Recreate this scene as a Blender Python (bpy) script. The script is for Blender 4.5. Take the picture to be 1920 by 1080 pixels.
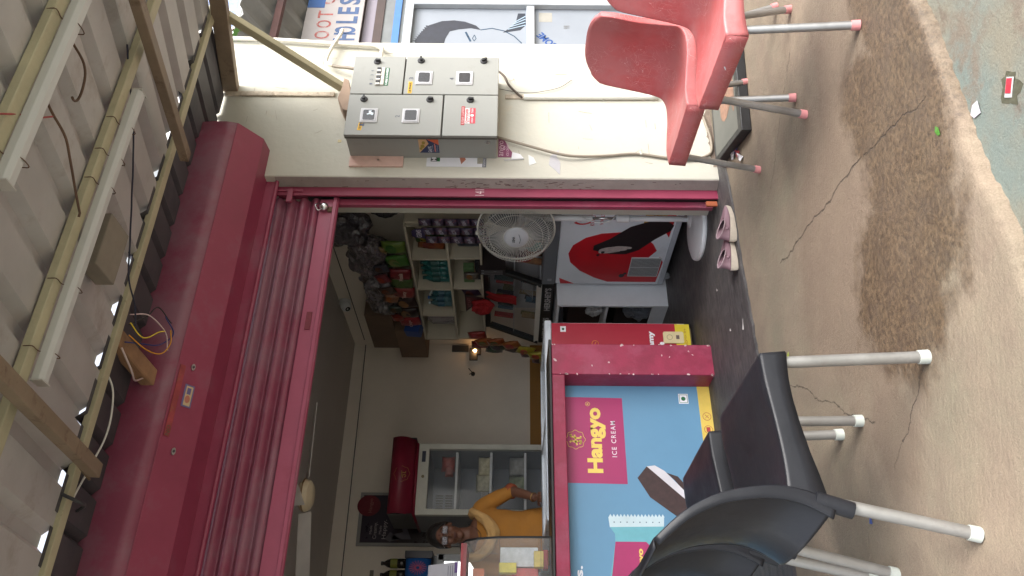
import bpy, bmesh, math, random
from mathutils import Vector, Matrix, noise
random.seed(7)
R=math.radians
for o in list(bpy.data.objects): bpy.data.objects.remove(o)
sc=bpy.context.scene; COL=sc.collection
# ---------------- camera (phone held on its side: world up is picture left)
TH=R(31.02); RO=.0085
W_=Vector((math.cos(TH),-math.sin(TH),0)); D_=Vector((0,0,-1)); F_=Vector((math.sin(TH),math.cos(TH),0))
cx=D_*math.cos(RO)+W_*math.sin(RO); cy=-D_*math.sin(RO)+W_*math.cos(RO)
cam=bpy.data.cameras.new('camera'); co=bpy.data.objects.new('camera',cam); COL.objects.link(co)
m=Matrix.Identity(4)
for i in range(3): m[i][0]=cx[i]; m[i][1]=cy[i]; m[i][2]=-F_[i]
m.translation=Vector((0,0,1.15)); co.matrix_world=m
cam.sensor_width=36; cam.lens=1480/1920*36; cam.clip_end=500; cam.clip_start=.05
sc.camera=co
# ---------------- sky, sun, exposure
SUN_E,SUN_A=R(48),R(160)
w=bpy.data.worlds.new("World"); sc.world=w; w.use_nodes=True
nt=w.node_tree; bg=nt.nodes['Background']
sk=nt.nodes.new('ShaderNodeTexSky'); sk.sky_type='NISHITA'; sk.sun_disc=False
sk.sun_elevation=SUN_E; sk.sun_rotation=SUN_A; sk.air_density=1.0; sk.dust_density=4; sk.ozone_density=1
hs=nt.nodes.new('ShaderNodeHueSaturation'); hs.inputs['Saturation'].default_value=.35
nt.links.new(sk.outputs[0],hs.inputs['Color']); nt.links.new(hs.outputs[0],bg.inputs[0]); bg.inputs[1].default_value=.15
sl=bpy.data.lights.new('sun','SUN'); sl.energy=.5; sl.angle=R(30); sl.color=(1,.96,.9)
so=bpy.data.objects.new('sun',sl); COL.objects.link(so)
sd=Vector((math.sin(SUN_A)*math.cos(SUN_E),math.cos(SUN_A)*math.cos(SUN_E),math.sin(SUN_E)))
so.rotation_euler=sd.to_track_quat('Z','Y').to_euler()
sc.view_settings.view_transform='Standard'; sc.view_settings.look='None'; sc.view_settings.gamma=1
sc.view_settings.exposure=1.85
# ---------------- materials
def srgb(*c): return tuple(((v/255)/12.92 if v<=10 else ((v/255+.055)/1.055)**2.4) for v in c)
def mat(name,col,rough=.6,v=.12,sc_=5,bump=0,bsc=60,metal=0,dirt=None,dsc=3,dth=.58,alpha=1,trans=0,emit=None,est=1,coat=0,spec=.5,scratch=None,stretch=(1,1,1)):
    M=bpy.data.materials.new(name); M.use_nodes=True; T=M.node_tree; N=T.nodes; L=T.links
    p=N['Principled BSDF']; p.inputs['Roughness'].default_value=rough; p.inputs['Metallic'].default_value=metal
    p.inputs['Specular IOR Level'].default_value=spec
    p.inputs['Coat Weight'].default_value=coat; p.inputs['Alpha'].default_value=alpha; p.inputs['Transmission Weight'].default_value=trans
    tc=N.new('ShaderNodeTexCoord'); mp=N.new('ShaderNodeMapping'); mp.inputs['Scale'].default_value=stretch
    L.new(tc.outputs['Object'],mp.inputs[0])
    n=N.new('ShaderNodeTexNoise'); n.inputs['Scale'].default_value=sc_; n.inputs['Detail'].default_value=6; n.inputs['Roughness'].default_value=.65
    L.new(mp.outputs[0],n.inputs[0])
    r=N.new('ShaderNodeMapRange'); r.inputs[1].default_value=.3; r.inputs[2].default_value=.7; r.inputs[3].default_value=1-v; r.inputs[4].default_value=1+v
    L.new(n.outputs[0],r.inputs[0])
    mx=N.new('ShaderNodeVectorMath'); mx.operation='SCALE'; mx.inputs[0].default_value=col[:3]; L.new(r.outputs[0],mx.inputs['Scale'])
    out=mx.outputs[0]
    def overlay(out,fac,c):
        q=N.new('ShaderNodeMix'); q.data_type='RGBA'; L.new(fac,q.inputs[0]); L.new(out,q.inputs[6]); q.inputs[7].default_value=(*c[:3],1); return q.outputs[2]
    if dirt:
        n2=N.new('ShaderNodeTexNoise'); n2.inputs['Scale'].default_value=dsc; n2.inputs['Detail'].default_value=9; n2.inputs['Roughness'].default_value=.7
        L.new(mp.outputs[0],n2.inputs[0])
        r2=N.new('ShaderNodeMapRange'); r2.inputs[1].default_value=dth; r2.inputs[2].default_value=dth+.12; r2.inputs[4].default_value=dirt[1]
        L.new(n2.outputs[0],r2.inputs[0]); out=overlay(out,r2.outputs[0],dirt[0])
    if scratch:
        w_=N.new('ShaderNodeTexVoronoi'); w_.feature='DISTANCE_TO_EDGE'; w_.inputs['Scale'].default_value=scratch[2]
        nn=N.new('ShaderNodeTexNoise'); nn.inputs['Scale'].default_value=scratch[2]*.8
        L.new(tc.outputs['Object'],nn.inputs[0]); av=N.new('ShaderNodeVectorMath'); av.operation='ADD'
        L.new(tc.outputs['Object'],av.inputs[0]); L.new(nn.outputs[1],av.inputs[1]); L.new(av.outputs[0],w_.inputs[0])
        r3=N.new('ShaderNodeMapRange'); r3.inputs[1].default_value=.012; r3.inputs[2].default_value=.0; r3.inputs[4].default_value=scratch[1]
        L.new(w_.outputs[0],r3.inputs[0])
        n4=N.new('ShaderNodeTexNoise'); n4.inputs['Scale'].default_value=7; L.new(tc.outputs['Object'],n4.inputs[0])
        r4=N.new('ShaderNodeMapRange'); r4.inputs[1].default_value=.45; r4.inputs[2].default_value=.6; L.new(n4.outputs[0],r4.inputs[0])
        ml=N.new('ShaderNodeMath'); ml.operation='MULTIPLY'; L.new(r3.outputs[0],ml.inputs[0]); L.new(r4.outputs[0],ml.inputs[1])
        out=overlay(out,ml.outputs[0],scratch[0])
    L.new(out,p.inputs['Base Color'])
    rr=N.new('ShaderNodeMapRange'); rr.inputs[1].default_value=.3; rr.inputs[2].default_value=.7; rr.inputs[3].default_value=max(0,rough-.08); rr.inputs[4].default_value=min(1,rough+.1)
    L.new(n.outputs[0],rr.inputs[0]); L.new(rr.outputs[0],p.inputs['Roughness'])
    if bump:
        b=N.new('ShaderNodeTexNoise'); b.inputs['Scale'].default_value=bsc; b.inputs['Detail'].default_value=5; L.new(mp.outputs[0],b.inputs[0])
        bu=N.new('ShaderNodeBump'); bu.inputs['Strength'].default_value=bump; bu.inputs['Distance'].default_value=.01; L.new(b.outputs[0],bu.inputs['Height']); L.new(bu.outputs[0],p.inputs['Normal'])
    if emit: p.inputs['Emission Color'].default_value=(*emit,1); p.inputs['Emission Strength'].default_value=est
    return M
_mc={}
def C_(r,g,b,rough=.5,**k):
    key=(r,g,b,rough,tuple(sorted((a,str(z)) for a,z in k.items())))
    if key not in _mc: _mc[key]=mat('paint_%d_%d_%d'%(r,g,b),srgb(r,g,b),rough,**k)
    return _mc[key]
# ---------------- mesh helpers
ORG=Vector((0,0,0))
FY=lambda o:(Vector(o),Vector((1,0,0)),Vector((0,0,1)))      # faces the street
FX=lambda o:(Vector(o),Vector((0,-1,0)),Vector((0,0,1)))     # faces picture bottom (towards -x)
FZ=lambda o,a=0:(Vector(o),Vector((math.cos(a),math.sin(a),0)),Vector((-math.sin(a),math.cos(a),0)))
class MB:
    def __init__(s): s.v=[]; s.f=[]; s.m=[]
    def add(s,vs,fs,mi=0):
        k=len(s.v); s.v+= [Vector(a) for a in vs]; s.f+=[tuple(i+k for i in f) for f in fs]; s.m+=[mi]*len(fs); return s
    def box(s,x0,x1,y0,y1,z0,z1,mi=0):
        vs=[(x,y,z) for z in (z0,z1) for y in (y0,y1) for x in (x0,x1)]
        return s.add(vs,[(0,2,3,1),(4,5,7,6),(0,1,5,4),(2,6,7,3),(0,4,6,2),(1,3,7,5)],mi)
    def beam(s,a,b,w,h,up=(0,0,1),mi=0):
        a=Vector(a);b=Vector(b);d=(b-a).normalized();r=d.cross(Vector(up)).normalized();u=r.cross(d)
        vs=[p+r*(i*w/2)+u*(j*h/2) for p in (a,b) for i,j in ((-1,-1),(1,-1),(1,1),(-1,1))]
        return s.add(vs,[(3,2,1,0),(4,5,6,7),(0,1,5,4),(1,2,6,5),(2,3,7,6),(3,0,4,7)],mi)
    def tube(s,pts,r,n=8,mi=0,cap=True):
        pts=[Vector(p) for p in pts]; rs=r if isinstance(r,(list,tuple)) else [r]*len(pts); k=len(s.v)
        t=(pts[1]-pts[0]).normalized(); ref=Vector((0,0,1)) if abs(t.z)<.9 else Vector((1,0,0)); u=t.cross(ref).normalized()
        for i,p in enumerate(pts):
            t=(pts[min(i+1,len(pts)-1)]-pts[max(i-1,0)]).normalized(); u=(u-t*u.dot(t)).normalized(); q=t.cross(u)
            for j in range(n): a=2*math.pi*j/n; s.v.append(p+(u*math.cos(a)+q*math.sin(a))*rs[i])
        for i in range(len(pts)-1):
            for j in range(n): j2=(j+1)%n; s.f.append((k+i*n+j,k+i*n+j2,k+(i+1)*n+j2,k+(i+1)*n+j)); s.m.append(mi)
        if cap:
            s.f.append(tuple(k+j for j in reversed(range(n)))); s.m.append(mi)
            e=k+(len(pts)-1)*n; s.f.append(tuple(e+j for j in range(n))); s.m.append(mi)
        return s
    def lathe(s,c,prof,n=24,axis=(0,0,1),mi=0,sx=1,sy=1):
        c=Vector(c); ax=Vector(axis).normalized(); ref=Vector((0,0,1)) if abs(ax.z)<.9 else Vector((1,0,0))
        u=ax.cross(ref).normalized(); q=ax.cross(u); k=len(s.v)
        for r,h in prof:
            for j in range(n): a=2*math.pi*j/n; s.v.append(c+ax*h+(u*math.cos(a)*sx+q*math.sin(a)*sy)*max(r,1e-4))
        for i in range(len(prof)-1):
            for j in range(n): j2=(j+1)%n; s.f.append((k+i*n+j,k+i*n+j2,k+(i+1)*n+j2,k+(i+1)*n+j)); s.m.append(mi)
        s.f.append(tuple(k+j for j in reversed(range(n)))); s.m.append(mi)
        e=k+(len(prof)-1)*n; s.f.append(tuple(e+j for j in range(n))); s.m.append(mi)
        return s
    def prism(s,fr,poly,d0,d1,mi=0):   # polygon in a frame, from d0 to d1 along its outward normal
        o,r,u=fr; nrm=r.cross(u); n=len(poly)
        vs=[o+r*x+u*y+nrm*d for d in (d0,d1) for x,y in poly]
        return s.add(vs,[tuple(reversed(range(n))),tuple(range(n,2*n))]+[(i,(i+1)%n,n+(i+1)%n,n+i) for i in range(n)],mi)
    def rect(s,fr,x0,x1,y0,y1,d0,d1,mi=0): return s.prism(fr,[(x0,y0),(x1,y0),(x1,y1),(x0,y1)],d0,d1,mi)
    def ell(s,fr,cx,cy,rx,ry,d0,d1,mi=0,n=28,rot=0,wob=0,a0=0,a1=6.28318):
        P=[]
        for i in range(n):
            a=a0+(a1-a0)*i/n; k=1+wob*math.sin(i*2.399*3); x=rx*math.cos(a)*k; y=ry*math.sin(a)*k
            P.append((cx+x*math.cos(rot)-y*math.sin(rot),cy+x*math.sin(rot)+y*math.cos(rot)))
        return s.prism(fr,P,d0,d1,mi)
    def stroke(s,fr,pts,wd,d0,d1,mi=0):
        for (x0,y0),(x1,y1) in zip(pts[:-1],pts[1:]):
            dx,dy=x1-x0,y1-y0; l=math.hypot(dx,dy) or 1; ex,ey=dx/l*wd*.3,dy/l*wd*.3; nx,ny=-dy/l*wd/2,dx/l*wd/2
            s.prism(fr,[(x0-ex-nx,y0-ey-ny),(x1+ex-nx,y1+ey-ny),(x1+ex+nx,y1+ey+ny),(x0-ex+nx,y0-ey+ny)],d0,d1,mi)
        return s
    def grid(s,fn,nu,nv,mi=0,flip=False):
        k=len(s.v)
        for i in range(nu):
            for j in range(nv): s.v.append(Vector(fn(i/(nu-1),j/(nv-1))))
        for i in range(nu-1):
            for j in range(nv-1):
                f=(k+i*nv+j,k+(i+1)*nv+j,k+(i+1)*nv+j+1,k+i*nv+j+1); s.f.append(tuple(reversed(f)) if flip else f); s.m.append(mi)
        return s
    def pillow(s,fr,w,h,t,cx=0,cy=0,rot=0,mi=0,mi2=None,crumple=.25,n=9):   # sealed packet
        o,r,u=fr; nrm=r.cross(u); sd_=random.random()*99; ca,sa=math.cos(rot),math.sin(rot)
        for side in (1,-1):
            def fn(a,b,side=side):
                x=(a-.5)*w; y=(b-.5)*h; e=(max(0,1-(2*a-1)**2))**.45*(max(0,1-abs(2*b-1)**2.6))**.6
                k=noise.noise(Vector((a*5+sd_,b*5,side)))*crumple
                x*= 1-.05*math.sin(b*math.pi)
                X=cx+x*ca-y*sa; Y=cy+x*sa+y*ca
                return o+r*X+u*Y+nrm*(t/2+side*t/2*e*(1+k))
            s.grid(fn,n,n,mi if side==1 or mi2 is None else mi2,flip=side<0)
        return s
    def build(s,name,mats,parent=None,smooth=False,bev=0,solid=0,sub=0):
        global ORG
        if not isinstance(mats,(list,tuple)): mats=[mats]
        org=ORG
        if parent is None:
            lo=[min(v[i] for v in s.v) for i in range(3)]; hi=[max(v[i] for v in s.v) for i in range(3)]
            org=Vector(((lo[0]+hi[0])/2,(lo[1]+hi[1])/2,lo[2]))
        me=bpy.data.meshes.new(name); me.from_pydata([v-org for v in s.v],[],s.f)
        for mm in mats: me.materials.append(mm)
        for p,i in zip(me.polygons,s.m): p.material_index=i; p.use_smooth=bool(smooth)
        bm=bmesh.new(); bm.from_mesh(me); bmesh.ops.remove_doubles(bm,verts=bm.verts,dist=1e-5)
        if not solid: bmesh.ops.recalc_face_normals(bm,faces=bm.faces)
        bm.to_mesh(me); bm.free()
        o=bpy.data.objects.new(name,me); COL.objects.link(o)
        if parent is None: o.location=org
        else:
            o.parent=parent; loc=ORG
            pc=parent; off=Vector((0,0,0))
            if parent.type!='EMPTY': off=Vector(parent.get('_o',(0,0,0)))
        if sub: q=o.modifiers.new('s','SUBSURF'); q.levels=q.render_levels=sub
        if solid: q=o.modifiers.new('t','SOLIDIFY'); q.thickness=solid; q.offset=0
        if bev: q=o.modifiers.new('b','BEVEL'); q.width=bev; q.segments=2; q.limit_method='ANGLE'; q.angle_limit=R(40)
        if smooth=='auto' or (bev and not smooth):
            for p in me.polygons: p.use_smooth=True
            q=o.modifiers.new('w','WEIGHTED_NORMAL') ; q.keep_sharp=True
            me.set_sharp_from_angle(angle=R(35)) if hasattr(me,'set_sharp_from_angle') else None
        return o
def tag(o,label=None,cat=None,group=None,kind=None):
    if label: o['label']=label
    if cat: o['category']=cat
    if group: o['group']=group
    if kind: o['kind']=kind
    return o
def thing(name,label,cat,loc=(0,0,0),group=None,kind=None):
    global ORG
    o=bpy.data.objects.new(name,None); COL.objects.link(o); o.location=loc; ORG=Vector(loc); o.empty_display_size=.1
    return tag(o,label,cat,group,kind)
def dup(root,loc,rz,label,sc=None):
    r=root.copy(); COL.objects.link(r); r.location=loc; r.rotation_euler=(0,0,rz); r['label']=label
    if sc: r.scale=sc
    for ch in root.children:
        c=ch.copy(); COL.objects.link(c); c.parent=r
        for g in ch.children: d=g.copy(); COL.objects.link(d); d.parent=c
    return r
def text(name,s,fr,x0,x1,y0,y1,m,parent,d=.002,th=.0012,bold=0,shear=0,fit=True,space=1,rot=0):
    """lettering fitted into a rectangle of a frame"""
    c=bpy.data.curves.new('t','FONT'); c.body=s; c.size=1; c.offset=bold; c.shear=shear; c.space_character=space; c.resolution_u=3
    o=bpy.data.objects.new('t',c); COL.objects.link(o); bpy.context.view_layer.update()
    me=bpy.data.meshes.new_from_object(o.evaluated_get(bpy.context.evaluated_depsgraph_get()))
    bpy.data.objects.remove(o)
    vs=[v.co.copy() for v in me.vertices]
    if not vs: return
    lx=min(v.x for v in vs);hx=max(v.x for v in vs);ly=min(v.y for v in vs);hy=max(v.y for v in vs)
    fs=[tuple(p.vertices) for p in me.polygons]; bpy.data.meshes.remove(me)
    k=len(vs); P=[]; ca,sa=math.cos(rot),math.sin(rot); mx,my=(x0+x1)/2,(y0+y1)/2
    for v in vs:
        x=x0+(v.x-lx)/(hx-lx)*(x1-x0); y=y0+(v.y-ly)/(hy-ly)*(y1-y0)
        dx,dy=x-mx,y-my; P.append((mx+dx*ca-dy*sa,my+dx*sa+dy*ca))
    o_,r,u=fr; n=r.cross(u)
    b=MB(); b.add([o_+r*x+u*y+n*(d+th) for x,y in P],fs)
    return b.build(name,m,parent)
def wavy(pts,n=6,amp=.004,seed=0):
    """smooth a polyline (Catmull-Rom) and wobble it"""
    P=[Vector(p) for p in pts]; P=[P[0]*2-P[1]]+P+[P[-1]*2-P[-2]]; out=[]
    for i in range(1,len(P)-2):
        for k in range(n):
            t=k/n; a,b,c,d=P[i-1],P[i],P[i+1],P[i+2]
            q=.5*((2*b)+(c-a)*t+(2*a-5*b+4*c-d)*t*t+(3*b-a-3*c+d)*t**3)
            q=q+noise.noise_vector(q*9+Vector((seed,0,0)))*amp; out.append(q)
    out.append(P[-2]); return out
# ---------------- shared materials
cream=mat('cream_plaster',(.50,.485,.415),.8,v=.05,sc_=2,bump=.25,bsc=25,dirt=((.62,.5,.34),.5),dsc=2.2,dth=.6)
wallin=mat('interior_plaster',(.82,.75,.66),.85,v=.05,sc_=2,bump=.1)
ceilm=mat('ceiling_paint',(.52,.48,.45),.85,v=.06,sc_=2)
greyp=mat('grey_plaster',(.33,.29,.265),.85,v=.12,sc_=9,bump=.3,dirt=((.2,.15,.12),.7),dsc=14,dth=.62)
pink=mat('magenta_paint',(.29,.045,.09),.42,v=.14,sc_=3,bump=.06,bsc=30,dirt=((.27,.10,.14),.6),dsc=3,dth=.52)
pinkdull=mat('magenta_paint_dusty',(.27,.06,.105),.42,v=.15,sc_=3,bump=.05,dirt=((.27,.13,.17),.8),dsc=1.6,dth=.44)
pinkchip=mat('magenta_paint_chipped',(.28,.022,.062),.5,v=.25,sc_=7,bump=.15,dirt=((.36,.06,.12),.6),dsc=4,dth=.5)
rail_m=mat('yellowed_paint_steel',(.46,.42,.28),.55,v=.12,sc_=6,bump=.1,dirt=((.2,.13,.07),.7),dsc=16,dth=.62)
rail_b=mat('brown_paint_steel',(.25,.19,.13),.6,v=.2,sc_=6,bump=.1,dirt=((.12,.07,.04),.7),dsc=10,dth=.55)
sheet=mat('galvanised_sheet',(.47,.455,.44),.6,v=.12,sc_=3,metal=.1,dirt=((.31,.26,.22),.6),dsc=3.5,dth=.56,bump=.03)
sheetd=mat('dark_sheet',(.075,.07,.078),.6,v=.3,sc_=4,metal=.1,dirt=((.05,.05,.06),.8),dsc=3,dth=.5)  # rear roof sheet, base colour far darker than the front sheet
tubew=mat('white_batten',(.55,.55,.53),.4,v=.03)
steel=mat('steel_tube',(.42,.42,.42),.35,v=.12,sc_=12,metal=.85,dirt=((.2,.18,.16),.4),dsc=12)
steelw=mat('pale_steel_tube',(.36,.355,.34),.45,v=.08,sc_=12,metal=.7,dirt=((.3,.27,.25),.4),dsc=14)
blackp=mat('black_plastic',(.014,.015,.019),.40,v=.15,sc_=9,bump=.05,bsc=70,dirt=((.045,.045,.05),.3),dsc=6,dth=.55,spec=.35)
redp=mat('red_plastic',(.56,.12,.12),.45,v=.13,sc_=6,bump=.08,dirt=((.56,.24,.24),.5),dsc=2.2,dth=.42,scratch=((.85,.62,.6),.8,9))
pinkcap=mat('pink_rubber',(.62,.25,.25),.6,v=.1)
whitecap=mat('white_rubber',(.45,.48,.44),.5,v=.05)
white=mat('white_plastic',(.72,.74,.76),.35,v=.03)
whitep=mat('white_laminate',(.80,.83,.88),.4,v=.05,dirt=((.4,.4,.4),.3),dsc=4)
black=mat('black_paint',(.012,.012,.013),.4)
darkg=mat('dark_grey',(.05,.05,.055),.5)
greyc=mat('cabinet_grey',(.29,.295,.275),.45,v=.04,sc_=3,bump=.02,dirt=((.19,.18,.15),.35),dsc=4)
greys=mat('slate_plastic',(.15,.16,.18),.45,v=.05)
glass=mat('clear_glass',(.8,.85,.85),.03,v=0,alpha=.09,spec=.6)
glassd=mat('tinted_glass',(.15,.17,.19),.05,v=0,alpha=.14,spec=.6)
pvc=mat('cream_pipe',(.72,.69,.6),.45,v=.06,dirt=((.4,.3,.2),.6),dsc=9,dth=.62)
wood=mat('raw_wood',(.30,.17,.09),.8,v=.3,sc_=7,bump=.4,bsc=25,stretch=(1,1,6))
rust=mat('rusty_wire',(.12,.07,.045),.8,v=.3)
paperm=mat('paper',(.75,.76,.78),.8,v=.04)
txtw=C_(240,240,245); txty=C_(245,215,110); txtk=C_(20,20,24); txtr=C_(190,25,45)
# ---------------- the setting: ground
def ground_mat(name,kind):
    M=bpy.data.materials.new(name); M.use_nodes=True; T=M.node_tree; N=T.nodes; L=T.links; p=N['Principled BSDF']
    g=N.new('ShaderNodeNewGeometry'); P=g.outputs['Position']
    def nz(s,d=8,r=.65,st=(1,1,1),vec=None):
        mp=N.new('ShaderNodeMapping'); mp.inputs['Scale'].default_value=st; L.new(P,mp.inputs[0])
        n=N.new('ShaderNodeTexNoise'); n.inputs['Scale'].default_value=s; n.inputs['Detail'].default_value=d; n.inputs['Roughness'].default_value=r; L.new(mp.outputs[0],n.inputs[0]); return n
    def mr(x,a,b,c=0,d=1):
        q=N.new('ShaderNodeMapRange'); q.inputs[1].default_value=a;q.inputs[2].default_value=b;q.inputs[3].default_value=c;q.inputs[4].default_value=d; L.new(x,q.inputs[0]); return q.outputs[0]
    def mix(f,a,b):
        q=N.new('ShaderNodeMix'); q.data_type='RGBA'
        L.new(f,q.inputs[0])
        for i,z in ((6,a),(7,b)):
            if isinstance(z,tuple): q.inputs[i].default_value=(*z,1)
            else: L.new(z,q.inputs[i])
        return q.outputs[2]
    def mth(op,a,b=None,c=None):
        q=N.new('ShaderNodeMath'); q.operation=op
        for i,z in enumerate((a,b,c)):
            if z is None: continue
            if isinstance(z,(int,float)): q.inputs[i].default_value=z
            else: L.new(z,q.inputs[i])
        return q.outputs[0]
    sx=N.new('ShaderNodeSeparateXYZ'); L.new(P,sx.inputs[0]); X,Y=sx.outputs[0],sx.outputs[1]
    fine=nz(55,6,.7); grit=nz(230,3,.6); mid=nz(6,9,.7); big=nz(1.6,6,.6)
    edge=nz(7,8,.75); ev=mth('MULTIPLY',mth('SUBTRACT',edge.outputs[0],.5),1.3)
    if kind=='slab':
        base=mix(mr(big.outputs[0],.4,.62),(.285,.225,.16),(.205,.178,.125))
        base=mix(mr(mid.outputs[0],.35,.7,0,.75),base,(.19,.14,.105))
        # rain-wet and earthy patches, each an uneven ellipse on the concrete
        def blob(cx,cy,rx,ry,a,soft=.16,nzv=None):
            ca,sa=math.cos(a),math.sin(a)
            dx=mth('SUBTRACT',X,cx); dy=mth('SUBTRACT',Y,cy)
            u=mth('ADD',mth('MULTIPLY',dx,ca/rx),mth('MULTIPLY',dy,sa/rx)); v=mth('ADD',mth('MULTIPLY',dx,-sa/ry),mth('MULTIPLY',dy,ca/ry))
            d=mth('SQRT',mth('ADD',mth('MULTIPLY',u,u),mth('MULTIPLY',v,v)))
            return mr(mth('ADD',d,nzv or ev),1+soft,1-soft)
        wet=blob(1.95,1.66,.55,.15,.12)
        for a in ((1.50,1.80,.42,.22,.15),(1.22,2.0,.30,.27,.6),(1.75,1.84,.35,.18,.35),(1.16,1.92,.13,.11,0)): wet=mth('MAXIMUM',wet,blob(*a))
        damp=blob(1.45,2.25,.62,.42,.15,.3)
        for a in ((2.0,2.05,.5,.25,-.2,.35),(.85,2.25,.20,.14,.3,.3),(1.75,2.5,.5,.12,-.5,.4)): damp=mth('MAXIMUM',damp,blob(*a))
        base=mix(mth('MULTIPLY',damp,.7),base,(.155,.11,.078))
        wn=nz(11,10,.8); wetc=mix(mr(fine.outputs[0],.38,.62),(.045,.028,.016),(.16,.108,.062)); wetc=mix(mr(wn.outputs[0],.45,.62,0,.7),wetc,(.055,.036,.025)); wn2=nz(5,8,.7)
        wet=mth('MULTIPLY',wet,mr(wn2.outputs[0],.38,.66,1.0,.8))
        base=mix(mth('MULTIPLY',wet,.93),base,wetc)
        # cracks: wandering lines through given points with a slope
        wl=nz(5,6,.7); wo=mth('MULTIPLY',mth('SUBTRACT',wl.outputs[0],.5),.10)
        def crack(x0,y0,x1,y1,wd):
            dx,dy=x1-x0,y1-y0; l=math.hypot(dx,dy); dx/=l;dy/=l
            a=mth('SUBTRACT',X,x0); b=mth('SUBTRACT',Y,y0)
            t=mth('ADD',mth('MULTIPLY',a,dx),mth('MULTIPLY',b,dy)); s=mth('ADD',mth('ADD',mth('MULTIPLY',a,-dy),mth('MULTIPLY',b,dx)),wo)
            return mth('MULTIPLY',mr(mth('ABSOLUTE',s),wd,wd*.4),mth('MULTIPLY',mr(t,0,.02),mr(t,l,l-.02)))
        cr=crack(1.84,2.85,1.72,2.0,.004); cr=mth('MAXIMUM',cr,crack(1.72,2.0,1.60,1.6,.003)); cr=mth('MAXIMUM',cr,crack(1.36,3.0,.92,2.35,.0025)); cr=mth('MAXIMUM',cr,crack(2.2,2.8,2.55,2.3,.0022)); cr=mth('MAXIMUM',cr,crack(.75,2.3,.95,2.0,.002))
        base=mix(mth('MULTIPLY',cr,.8),base,(.05,.035,.025))
        spk=nz(17,9,.8); base=mix(mr(spk.outputs[0],.66,.76,0,.6),base,(.12,.085,.06))
        sp2=nz(38,4,.8); base=mix(mr(sp2.outputs[0],.68,.74,0,.4),base,(.5,.45,.38))
        L.new(mr(wet,0,1,.85,.5),p.inputs['Roughness'])
    elif kind=='street':
        base=mix(mr(big.outputs[0],.42,.55),(.15,.18,.16),(.195,.18,.135))
        base=mix(mr(mid.outputs[0],.52,.62,0,.8),base,(.165,.13,.098))
        e2=nz(4,10,.75,(1,1.6,1)); base=mix(mr(e2.outputs[0],.58,.66,0,.8),base,(.12,.09,.068))
        p.inputs['Roughness'].default_value=.8
    else:
        st=nz(9,9,.7,(1,3,1)); base=mix(mr(st.outputs[0],.35,.65),(.035,.033,.035),(.10,.092,.09))
        s2=nz(3,9,.7,(3,1,1)); base=mix(mr(s2.outputs[0],.55,.7,0,.6),base,(.13,.115,.10))
        p.inputs['Roughness'].default_value=.6
    mxx=N.new('ShaderNodeMix'); mxx.data_type='RGBA'; mxx.blend_type='MULTIPLY'; mxx.inputs[0].default_value=.8
    L.new(base,mxx.inputs[6]); gr=mr(grit.outputs[0],.25,.75,.72,1.2); cb=N.new('ShaderNodeCombineColor')
    for i in range(3): L.new(gr,cb.inputs[i])
    L.new(cb.outputs[0],mxx.inputs[7]); L.new(mxx.outputs[2],p.inputs['Base Color'])
    bh=mth('ADD',mth('MULTIPLY',fine.outputs[0],.6),mth('ADD',mth('MULTIPLY',grit.outputs[0],.3),mth('MULTIPLY',mid.outputs[0],1.2)))
    if kind=='slab':
        wv=N.new('ShaderNodeTexWave'); wv.inputs['Scale'].default_value=16; wv.inputs['Distortion'].default_value=5; wv.inputs['Detail'].default_value=4
        mp=N.new('ShaderNodeMapping'); mp.inputs['Rotation'].default_value=(0,0,R(-62)); L.new(P,mp.inputs[0]); L.new(mp.outputs[0],wv.inputs[0])
        bh=mth('ADD',bh,mth('MULTIPLY',wv.outputs[1],.05)); bh=mth('SUBTRACT',bh,mth('MULTIPLY',cr,1.5))
    bu=N.new('ShaderNodeBump'); bu.inputs['Strength'].default_value=.75; bu.inputs['Distance'].default_value=.008; L.new(bh,bu.inputs['Height']); L.new(bu.outputs[0],p.inputs['Normal'])
    return M
def rough_edge(y0,seed,amp): return lambda x: y0+noise.noise(Vector((x*3+seed,0,0)))*amp+noise.noise(Vector((x*17+seed,3,0)))*amp*.45+noise.noise(Vector((x*45,seed,0)))*amp*.2
b=MB(); b.add([(-60,-60,-.035),(60,-60,-.035),(60,60,-.035),(-60,60,-.035)],[(0,1,2,3)])
o=b.build('street',ground_mat('street_concrete','street')); tag(o,kind='structure')
e=rough_edge(1.515,1.3,.035); b=MB(); n=2400; xs=[-6+18*i/n for i in range(n+1)]
rows=[lambda x:(e(x)-.004,-.05),lambda x:(e(x),-.012),lambda x:(e(x)+.010,-.003+.004*noise.noise(Vector((x*13,1,0)))+.003*noise.noise(Vector((x*50,2,0)))),lambda x:(e(x)+.024+.012*noise.noise(Vector((x*9,0,0))),.0+.004*noise.noise(Vector((x*11,4,0)))+.002*noise.noise(Vector((x*37,7,0)))),lambda x:(e(x)+.045+.02*noise.noise(Vector((x*7,9,0))),.0+.002*noise.noise(Vector((x*15,5,0)))),lambda x:(e(x)+.075+.02*noise.noise(Vector((x*5,3,0))),0),lambda x:(1.8,0),lambda x:(3.6,0),lambda x:(9,0)]
k=0
for r_ in rows:
    for x in xs: y,z=r_(x); b.v.append(Vector((x,y,z)))
for i in range(len(rows)-1):
    for j in range(n): b.f.append((i*(n+1)+j,i*(n+1)+j+1,(i+1)*(n+1)+j+1,(i+1)*(n+1)+j)); b.m.append(0)
o=b.build('forecourt_slab',ground_mat('forecourt_concrete','slab'),smooth=True); tag(o,kind='structure')
ef=rough_edge(3.295,8.1,.02); b=MB(); n=160; xs=[-1+4.05*i/n for i in range(n+1)]
for fn in (lambda x:(ef(x),.001),lambda x:(ef(x)+.012,.008),lambda x:(6.8,.008)):
    for x in xs: y,z=fn(x); b.v.append(Vector((x,y if x<2.75 or y>4 else y+ (x-2.75)*.45,z)))
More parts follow.
